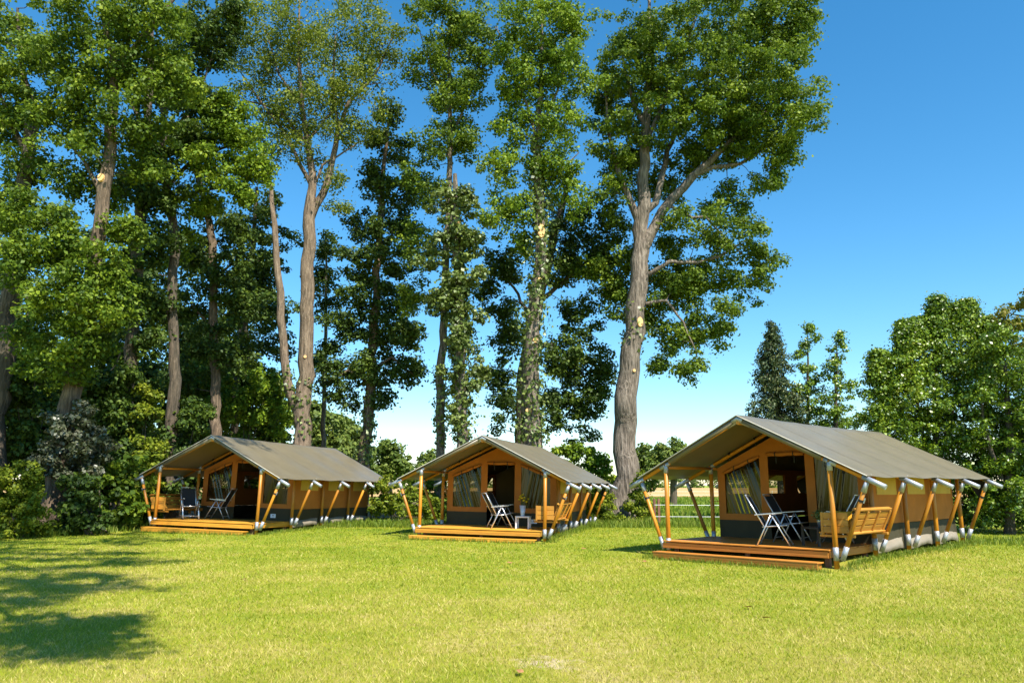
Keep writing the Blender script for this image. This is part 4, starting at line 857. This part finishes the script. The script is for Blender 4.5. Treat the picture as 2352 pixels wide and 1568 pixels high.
tree('holly_tree', 'broad glossy holly with three spiky tops, right behind the tent corner', 'tree', 28.5, [
    [(2150, 1235, .16), (2150, 1050, .13), (2150, 880, .08), (2150, 702, .012)], [(2145, 1100, .08), (2110, 950, .06), (2090, 735, .012)], [(2160, 1050, .08), (2200, 900, .06), (2214, 705, .012)], [(2140, 1100, .07), (2060, 980, .05), (2020, 830, .012)]],
    cone(2078, 742, 60, 16)+cone(2105, 735, 60, 14)+cone(2150, 690, 80, 12)+cone(2205, 700, 60, 10)+cone(2222, 696, 70, 12)+cone(2016, 812, 60, 14)+cone(2268, 735, 60, 14)+cone(2090, 745, 120, 55)+cone(2152, 698, 150, 45)+cone(2216, 702, 140, 60)+cone(2028, 825, 140, 50)+cone(2260, 750, 120, 50)+
    [(2130, 860, 75, 45), (2210, 860, 75, 45), (2090, 920, 80, 50), (2180, 930, 85, 50), (2040, 960, 50, 45), (2060, 1000, 75, 45), (2140, 1010, 80, 45), (2230, 960, 65, 60), (2220, 1040, 75, 50), (2060, 870, 50, 45), (2260, 850, 50, 50), (2040, 1060, 50, 40), (2130, 1070, 80, 45), (2250, 1110, 50, 50), (2170, 1130, 70, 50), (2250, 1180, 45, 45), (2190, 1200, 50, 40), (2000, 970, 30, 50, 1, .7)],
    .105, 'holly', 66, 5.0, .42, 53, 'bark_twig', group=HOL, depth=1.3)
tree('holly_tree', 'big glossy holly bush beside the open lawn, at the rear strut of the tent', 'tree', 26.5, [
    [(2320, 1245, .14), (2320, 1050, .12), (2310, 850, .06), (2290, 760, .012)], [(2300, 1100, .08), (2260, 980, .05), (2255, 900, .012)], [(2330, 1050, .08), (2390, 950, .05), (2400, 850, .012)]],
    [(2290, 790, 45, 45), (2330, 850, 65, 50), (2290, 920, 65, 55), (2350, 970, 65, 55), (2290, 1030, 60, 50), (2400, 880, 70, 80), (2340, 1090, 65, 50), (2290, 1140, 50, 50), (2400, 1060, 70, 90), (2340, 1180, 60, 50), (2300, 1215, 45, 30), (2420, 1180, 60, 60), (2320, 1000, 70, 60, 1), (2310, 1120, 60, 60, 1)],
    .105, 'holly', 66, 5.0, .40, 54, 'bark_twig', group=HOL, depth=1.2)
tree('hornbeam_tree', 'bronze-tinged tree with arching twigs, overtopping the big glossy holly bush', 'tree', 27.5, [
    [(2440, 1220, .2), (2440, 1000, .17), (2430, 850, .12), (2400, 720, .05)], [(2435, 900, .08), (2380, 850, .06), (2330, 840, .02)], [(2425, 800, .07), (2370, 730, .05), (2320, 720, .015)]],
    [(2330, 735, 45, 28), (2345, 790, 45, 30), (2300, 765, 30, 22), (2400, 700, 60, 45), (2360, 830, 40, 22), (2420, 800, 60, 50), (2340, 695, 22, 14)],
    .12, 'autumn', 52, 3.6, .4, 55, 'bark_twig', group=HOL)
def conifer(label, d, x, ytop, ybot, w, seed):
    rng = np.random.RandomState(seed); top = at(x, ytop, d); base = Vector((top.x, d, -.1)); root = empty('conifer_tree', base); px = d/FD
    H_ = top.z-base.z; link('trunk', stem_mesh('trunk', [Vector((0, 0, H_*t)) for t in np.linspace(0, 1, 12)], list(np.linspace(.2, .012, 12)), rng, 8), root, M['bark_twig'])
    zb = at(x, ybot, d).z-base.z; P, D, BV = [], [], []
    for lv in np.linspace(0, 1, 30):
        z = H_-.15-(H_-zb)*lv; L0 = (w*px)*(.06+.94*lv**.75)
        for q in range(7):
            th = rng.rand()*6.28; L = L0*rng.uniform(.6, 1.12); dirv = np.array([math.cos(th), math.sin(th), 0])
            t = np.linspace(0, 1, 6)[:, None]; path = np.array([0, 0, z])+dirv*L*t+np.array([0, 0, 1])*(L*(.12*t-.55*t**2)); path[:, 2] += .12*L*t[:, 0]**4
            BV.append(tube_np(path, np.linspace(.018, .004, 6), 4)); n = int(75*L+14); u = rng.rand(n)**.7
            pp = np.stack([np.interp(u, t[:, 0], path[:, k_]) for k_ in range(3)], -1)+rng.normal(size=(n, 3))*np.array([.10, .10, .05]); pp[:, 2] -= np.abs(rng.normal(size=n))*.14
            P.append(pp); D.append(np.tile(dirv, (n, 1))*.6+np.array([0, 0, -.7]))
    V, F = join(BV); o = link('branches', raw_mesh('branches', V, F), root, M['bark_twig']); o['kind'] = 'stuff'
    P = np.vstack(P); D = np.vstack(D); link('crown', leaf_mesh('crown', P, D, .15, rng, .42, None, .35, .3), root, M['conifer']); TRI[0] += 2*len(P)
    tag(root, label, 'tree', HOL)
conifer('blue-green conifer with drooping sprays, beside the open field', 35, 1770, 733, 1020, 96, 61)
# ---------------------------------------------------------------- far trees
FAR = 'trees across the meadow'
def far_tree(label, d, x, yb, blobs, mat='far', seed=0, leaf=.4, k=.8, per=46, clump=1.0, tr=.2):
    tree('field_tree', label, 'tree', d, [[(x, yb, tr), (x+2, (yb+blobs[0][1])/2, tr*.8), (blobs[0][0], blobs[0][1], tr*.25)]], blobs, leaf, mat, per, k, clump, seed, 'bark_twig', group=FAR, flare=False, sides=8)
far_tree('round-headed fruit tree with dark trunk standing in the meadow', 62, 1546, 1160, [(1545, 1032, 32, 24), (1530, 1062, 40, 24), (1560, 1075, 34, 20), (1512, 1080, 28, 18)], 'far', 71, .27, 2.2, 52, .7, .3)
far_tree('looser fruit tree standing beside the round-headed one in the meadow', 66, 1478, 1158, [(1475, 1045, 30, 22), (1490, 1075, 36, 24), (1460, 1085, 28, 24), (1475, 1110, 26, 18)], 'far', 72, .28, 2.2, 52, .7, .22)
far_tree('tall light green tree, highest of those rising over the rear of the bench-side tent', 74, 735, 1140, [(725, 945, 24, 24), (745, 980, 44, 34), (715, 1030, 45, 35), (770, 1030, 45, 35)], 'far', 73, .4, 1.3, 52, 1.0, .3)
far_tree('windswept light green tree beyond the bench-side tent, second in the falling row', 80, 800, 1135, [(785, 972, 30, 20), (808, 1002, 40, 30), (830, 1040, 38, 28), (790, 1045, 38, 26)], 'far', 74, .4, 1.3, 52, 1.0, .3)
far_tree('round green tree beyond the bench-side tent, at the low end of the falling row', 86, 895, 1130, [(882, 1036, 32, 22), (905, 1065, 34, 26), (925, 1085, 22, 18), (870, 1075, 34, 28)], 'far', 75, .42, 1.3, 52, 1.0, .3)
far_tree('small far tree showing beside the bare lower stem of the slender oak', 95, 985, 1128, [(985, 1062, 22, 18), (1000, 1085, 26, 18), (965, 1090, 22, 18)], 'far', 76, .42, 1.3, 50, 1.0, .25)
rng = np.random.RandomState(9); P, D = [], []
for x in np.arange(-170, 190, 2.4):
    y = 440+rng.uniform(-8, 8); h = 6.6+2.2*math.sin(x*.07)+1.6*math.sin(x*.23+1)+rng.uniform(-1, 1)
    for z in np.arange(.8, h, 1.6):
        p, d_ = leafset(26, np.array([x+rng.uniform(-1.5, 1.5), y, z]), 2.0, .9, rng); P.append(p); D.append(d_)
P = np.vstack(P); D = np.vstack(D); P[:, 2] = np.maximum(P[:, 2], .1)
o = link('distant_woodland', leaf_mesh('distant_woodland', P, D, 1.1, rng, .8), mat=M['far']); kind(o, 'stuff'); tag(o, 'distant dark line of trees along the far edge of the wheat field', 'woodland'); TRI[0] += 2*len(P)
# ---------------------------------------------------------------- trees behind the camera that shade the lawn
def shade_oak(label, x, y, h, spots, seed):
    rng = np.random.RandomState(seed); base = Vector((x, y, -.2)); root = empty('oak_tree', base)
    P = [Vector((0, 0, 0)), Vector((.1, .1, h*.3)), Vector((.3, .2, h*.6)), Vector((.3, .6, h))]; P, rr = dense(P, [.4, .34, .22, .05], .6, .2, rng)
    link('trunk', stem_mesh('trunk', P, rr, rng, 12), root, M['bark']); nodes = np.array([tuple(p) for p in P]); Pn, Dn, BV = [], [], []
    for (sx, sy, hh, rad, num) in spots:        # crown lobes at height hh whose shade falls round (sx, sy)
        k_ = hh/math.tan(SUN_EL); c = np.array([sx+k_*math.sin(SUN_AZ), sy-k_*math.cos(SUN_AZ), hh+.2])-np.array(base)
        dist = np.sqrt(((nodes-c)**2).sum(1))+1.2*np.maximum(0, nodes[:, 2]-c[2]+1.5); a = nodes[int(np.argmin(dist))]; mid = a*.5+c*.5+np.array([0, 0, .9])
        path = np.array([a, mid, c]); BV.append(tube_np(path, [.09, .06, .015], 6)); nodes = np.vstack([nodes, mid, c])
        for q in range(num):
            cc = c+rng.normal(size=3)*np.array([rad*1.2, rad*.5, .25]); BV.append(tube_np(np.array([c, (c+cc)/2+rng.normal(size=3)*.1, cc]), [.02, .014, .006], 4)); p, dd = leafset(60, cc, .5, .14, rng); Pn.append(p); Dn.append(dd)
    V, F = join(BV); o = link('branches', raw_mesh('branches', V, F), root, M['bark_twig']); o['kind'] = 'stuff'
    P = np.vstack(Pn); D = np.vstack(Dn); link('crown', leaf_mesh('crown', P, D, .16, rng), root, M['oak']); TRI[0] += 2*len(P); tag(root, label, 'tree', 'oaks shading the lawn')
def gp(x, y): r = ray(x, y); k = (CAMH+.13)/-r.z; return r.x*k, r.y*k
sp = []
rs = np.random.RandomState(4)
for y, x0, x1, dens in ((1424, 40, 215, 2), (1437, 0, 360, 3), (1452, -60, 330, 3), (1466, 30, 215, 3), (1480, -60, 290, 3), (1494, 60, 250, 3), (1508, 150, 215, 2), (1400, -60, 20, 3), (1520, -60, 30, 2)):
    for x in range(x0, x1, 42):
        if rs.rand() < .82: a, b_ = gp(x+rs.uniform(-12, 12), y+rs.uniform(-4, 4)); sp.append((a, b_, 10.8+rs.rand(), .16, 1 if rs.rand() < .5 else 2))
shade_oak('oak on the open side of the lawn that casts the smaller patch of dappled shade', -4.2, -4.5, 14, sp, 81)
sp = []
for y, x0, x1 in ((1392, -80, 60), (1376, 0, 190), (1360, -60, 250), (1346, 40, 330), (1334, -60, 300), (1322, 120, 400), (1308, 0, 150), (1302, 200, 300), (1290, 250, 440), (1284, -80, 330), (1272, -60, 420), (1262, -60, 260), (1252, -80, 330), (1243, -80, 440), (1235, 0, 380), (1226, 60, 520), (1218, 300, 560)):
    for x in range(x0, x1, 40):
        if rs.rand() < .86: a, b_ = gp(x+rs.uniform(-15, 15), y+rs.uniform(-3, 3)); sp.append((a, b_, 17.5+1.2*rs.rand(), .30, 2))
shade_oak('taller oak on the open side of the lawn that casts the long dappled shade', -7.0, -3.0, 20, sp, 82)

# ---------------------------------------------------------------- fences on the meadow
fen = empty('wire_fence', at(2620/4096*2352, 2100/4096*2352, 30.9))
fb_ = fen.location.copy(); fen.location.z = 0
for x in (0, .17): board('post', (.09, .09, 1.24), (x, 0, .46), M['post_old'], fen)
for x in (6.2, 12.2): board('post', (.09, .09, 1.24), (x, .3, .46), M['post_old'], fen)
M['tape'] = plain('white_fence_tape', (.8, .8, .8), .5)
for z in (.40, .84): MB().tube([(0, -.05, z), (3, .1, z-.02), (6.2, .25, z), (12.2, .25, z)], .009, 5).build('wire', M['tape'], fen)
tag(fen, 'near wire fence on brown wooden posts behind the cushion-porch tent', 'fence')
fe2 = empty('wire_fence', (10, 97, 0))
for x in range(-14, 40, 6): board('post', (.07, .07, 1.0), (x*1.0, 0, .42), M['tape'], fe2)
for z in (.42, .82): MB().tube([(-14, -.05, z), (0, -.05, z), (20, -.05, z), (34, -.05, z)], .014, 5).build('wire', M['tape'], fe2)
tag(fe2, 'white-posted wire fence far off along the wheat field', 'fence')

# ---------------------------------------------------------------- grass
rng = np.random.RandomState(21)
N = 400000; d0, d1 = 5.4, 31.
u = rng.rand(N); e_ = .45; dd = (d0**e_+u*(d1**e_-d0**e_))**(1/e_)
xx = (rng.rand(N)*2-1)*(dd*.78+.8)
inside = np.zeros(N, bool)
for X, Y, r, *_ in TENTS.values():
    a = (xx-X)*math.cos(r)+(dd-Y)*math.sin(r); b_ = -(xx-X)*math.sin(r)+(dd-Y)*math.cos(r); inside |= (np.abs(a+.1) < 2.2) & (b_ > -.4) & (b_ < 8.4)
xx, dd = xx[~inside], dd[~inside]; n = len(xx); zz = lawn_z(xx, dd)
h = rng.uniform(.018, .05, n)*np.where(rng.rand(n) < .06, 1.5, 1); w = .0032*(dd/6)**.9*rng.uniform(.7, 1.4, n); th = rng.rand(n)*6.283; ln = rng.normal(size=(n, 2))*(h*.75)[:, None]
bx, by = np.cos(th)*w, np.sin(th)*w
V = np.stack([np.stack([xx-bx, dd-by, zz-.004], -1), np.stack([xx+bx, dd+by, zz-.004], -1), np.stack([xx+ln[:, 0], dd+ln[:, 1], zz+h], -1)], 1).reshape(-1, 3)
t = rng.rand(n); o = link('lawn_grass', raw_mesh('lawn_grass', V, np.arange(3*n).reshape(n, 3), False, np.repeat(t, 3)), mat=M['blade']); kind(o, 'stuff'); tag(o, 'short sunburnt mown grass covering the lawn', 'grass'); TRI[0] += n
def tufts(name, lab, pts, hmin, hmax, wid, seed, mat='tuft'):
    rng = np.random.RandomState(seed); P = np.array(pts); n = len(P); th = rng.rand(n)*6.283; h = rng.uniform(hmin, hmax, n)*(.5+.5*rng.rand(n)); bx, by = np.cos(th)*wid, np.sin(th)*wid; ln = rng.normal(size=(n, 2))*(h*.38)[:, None]
    x, y, z = P.T; m1x, m1y, m1z = x+ln[:, 0]*.4, y+ln[:, 1]*.4, z+h*.62
    V = np.stack([np.stack([x-bx, y-by, z-.02], -1), np.stack([x+bx, y+by, z-.02], -1), np.stack([m1x+bx*.7, m1y+by*.7, m1z], -1), np.stack([m1x-bx*.7, m1y-by*.7, m1z], -1), np.stack([x+ln[:, 0], y+ln[:, 1], z+h*.95], -1)], 1).reshape(-1, 3)
    i = np.arange(n)*5; F = np.concatenate([np.stack([i, i+1, i+2], -1), np.stack([i, i+2, i+3], -1), np.stack([i+3, i+2, i+4], -1)])
    o = link(name, raw_mesh(name, V, F, False, np.repeat(np.clip(rng.rand(n)*.9+.1, 0, 1), 5)), mat=M[mat]); kind(o, 'stuff'); tag(o, lab, 'grass'); TRI[0] += 3*n
pts = []; rng = np.random.RandomState(22)
for k, (X, Y, r, *_) in TENTS.items():
    def loc(a, b_): x = X+a*math.cos(r)-b_*math.sin(r); y = Y+a*math.sin(r)+b_*math.cos(r); return (x, y, float(lawn_z(x, y)))
    for _i in range(2600): pts.append(loc(rng.uniform(2.1, 2.2)+abs(rng.normal())*.22, rng.uniform(-.2, 8.8)))
    for _i in range(900): pts.append(loc(rng.uniform(-2.5, 2.2), -.44-abs(rng.normal())*.10))
    for _i in range(600): pts.append(loc(-2.35-abs(rng.normal())*.2, rng.uniform(-.3, 2.5)))
tufts('long_grass', 'longer uncut grass left standing round the tent sides and steps', pts, .05, .17, .007, 23)
pts = []
for _i in range(6500):
    t = rng.rand(); i = min(4, int(t*5)); f = t*5-i
    q = [(-19, 22.6), (-16.6, 24.2), (-14.9, 26.2), (-13.9, 28.2), (-13.0, 30.2), (-11.8, 33)]
    x = q[i][0]+(q[i+1][0]-q[i][0])*f+rng.normal()*.35; y = q[i][1]+(q[i+1][1]-q[i][1])*f+rng.normal()*.35; pts.append((x, y, max(.02, float(lawn_z(x, y)))))
tufts('edge_grass', 'dry tangled grass along the woodland edge', pts, .1, .42, .012, 24)
pts = []
for _i in range(16000):
    x = rng.uniform(-9, 16); y = 30.2+abs(rng.normal())*2.2; pts.append((x, y, 0.0))
tufts('verge_grass', 'tall lush grass along the fence where mowing stops', pts, .12, .40, .014, 25)
pts = []
for _i in range(26000):
    y = 33+rng.rand()**1.5*72; x = rng.uniform(-.10, .36)*y; pts.append((x, y, -.02))
tufts('meadow_grass', 'tall grass of the meadow up to the wheat field', pts, .15, .45, .045, 26)
pts = [];
for _i in range(2500): pts.append((rng.uniform(11.4, 20), rng.uniform(21.5, 23.8), 0.0))
tufts('shade_grass', 'uncut grass under the skirts of the holly bushes', pts, .06, .25, .012, 27)
# fallen leaves on the lawn
me = MB().poly([(-.05, 0, .004), (-.02, -.028, .012), (.03, -.02, .006), (.06, .004, .016)]).poly([(-.05, 0, .004), (.06, .004, .016), (.03, .026, .010), (-.02, .03, .014)]).mesh('fallen_leaf')
me.materials.append(plain('dead_leaf', (.34, .16, .06), .8, var=.4))
for i, (x, y, lab) in enumerate(((1170, 1293, 0), (1195, 1545, 0), (1760, 1420, 0), (905, 1258, 0), (1930, 1290, 0), (1340, 1262, 0), (1060, 1262, 0), (1720, 1395, 0), (560, 1330, 0), (1480, 1290, 0))):
    a, b_ = gp(x, y); o = link('fallen_leaf', me); o.location = (a, b_, float(lawn_z(a, b_))+.03); o.rotation_euler = (.2, .1, i*1.3); o.scale = (1.3,)*3; tag(o, 'curled brown leaf fallen on the mown lawn', 'leaf', 'fallen leaves on the lawn')
print('TRIS about', TRI[0])
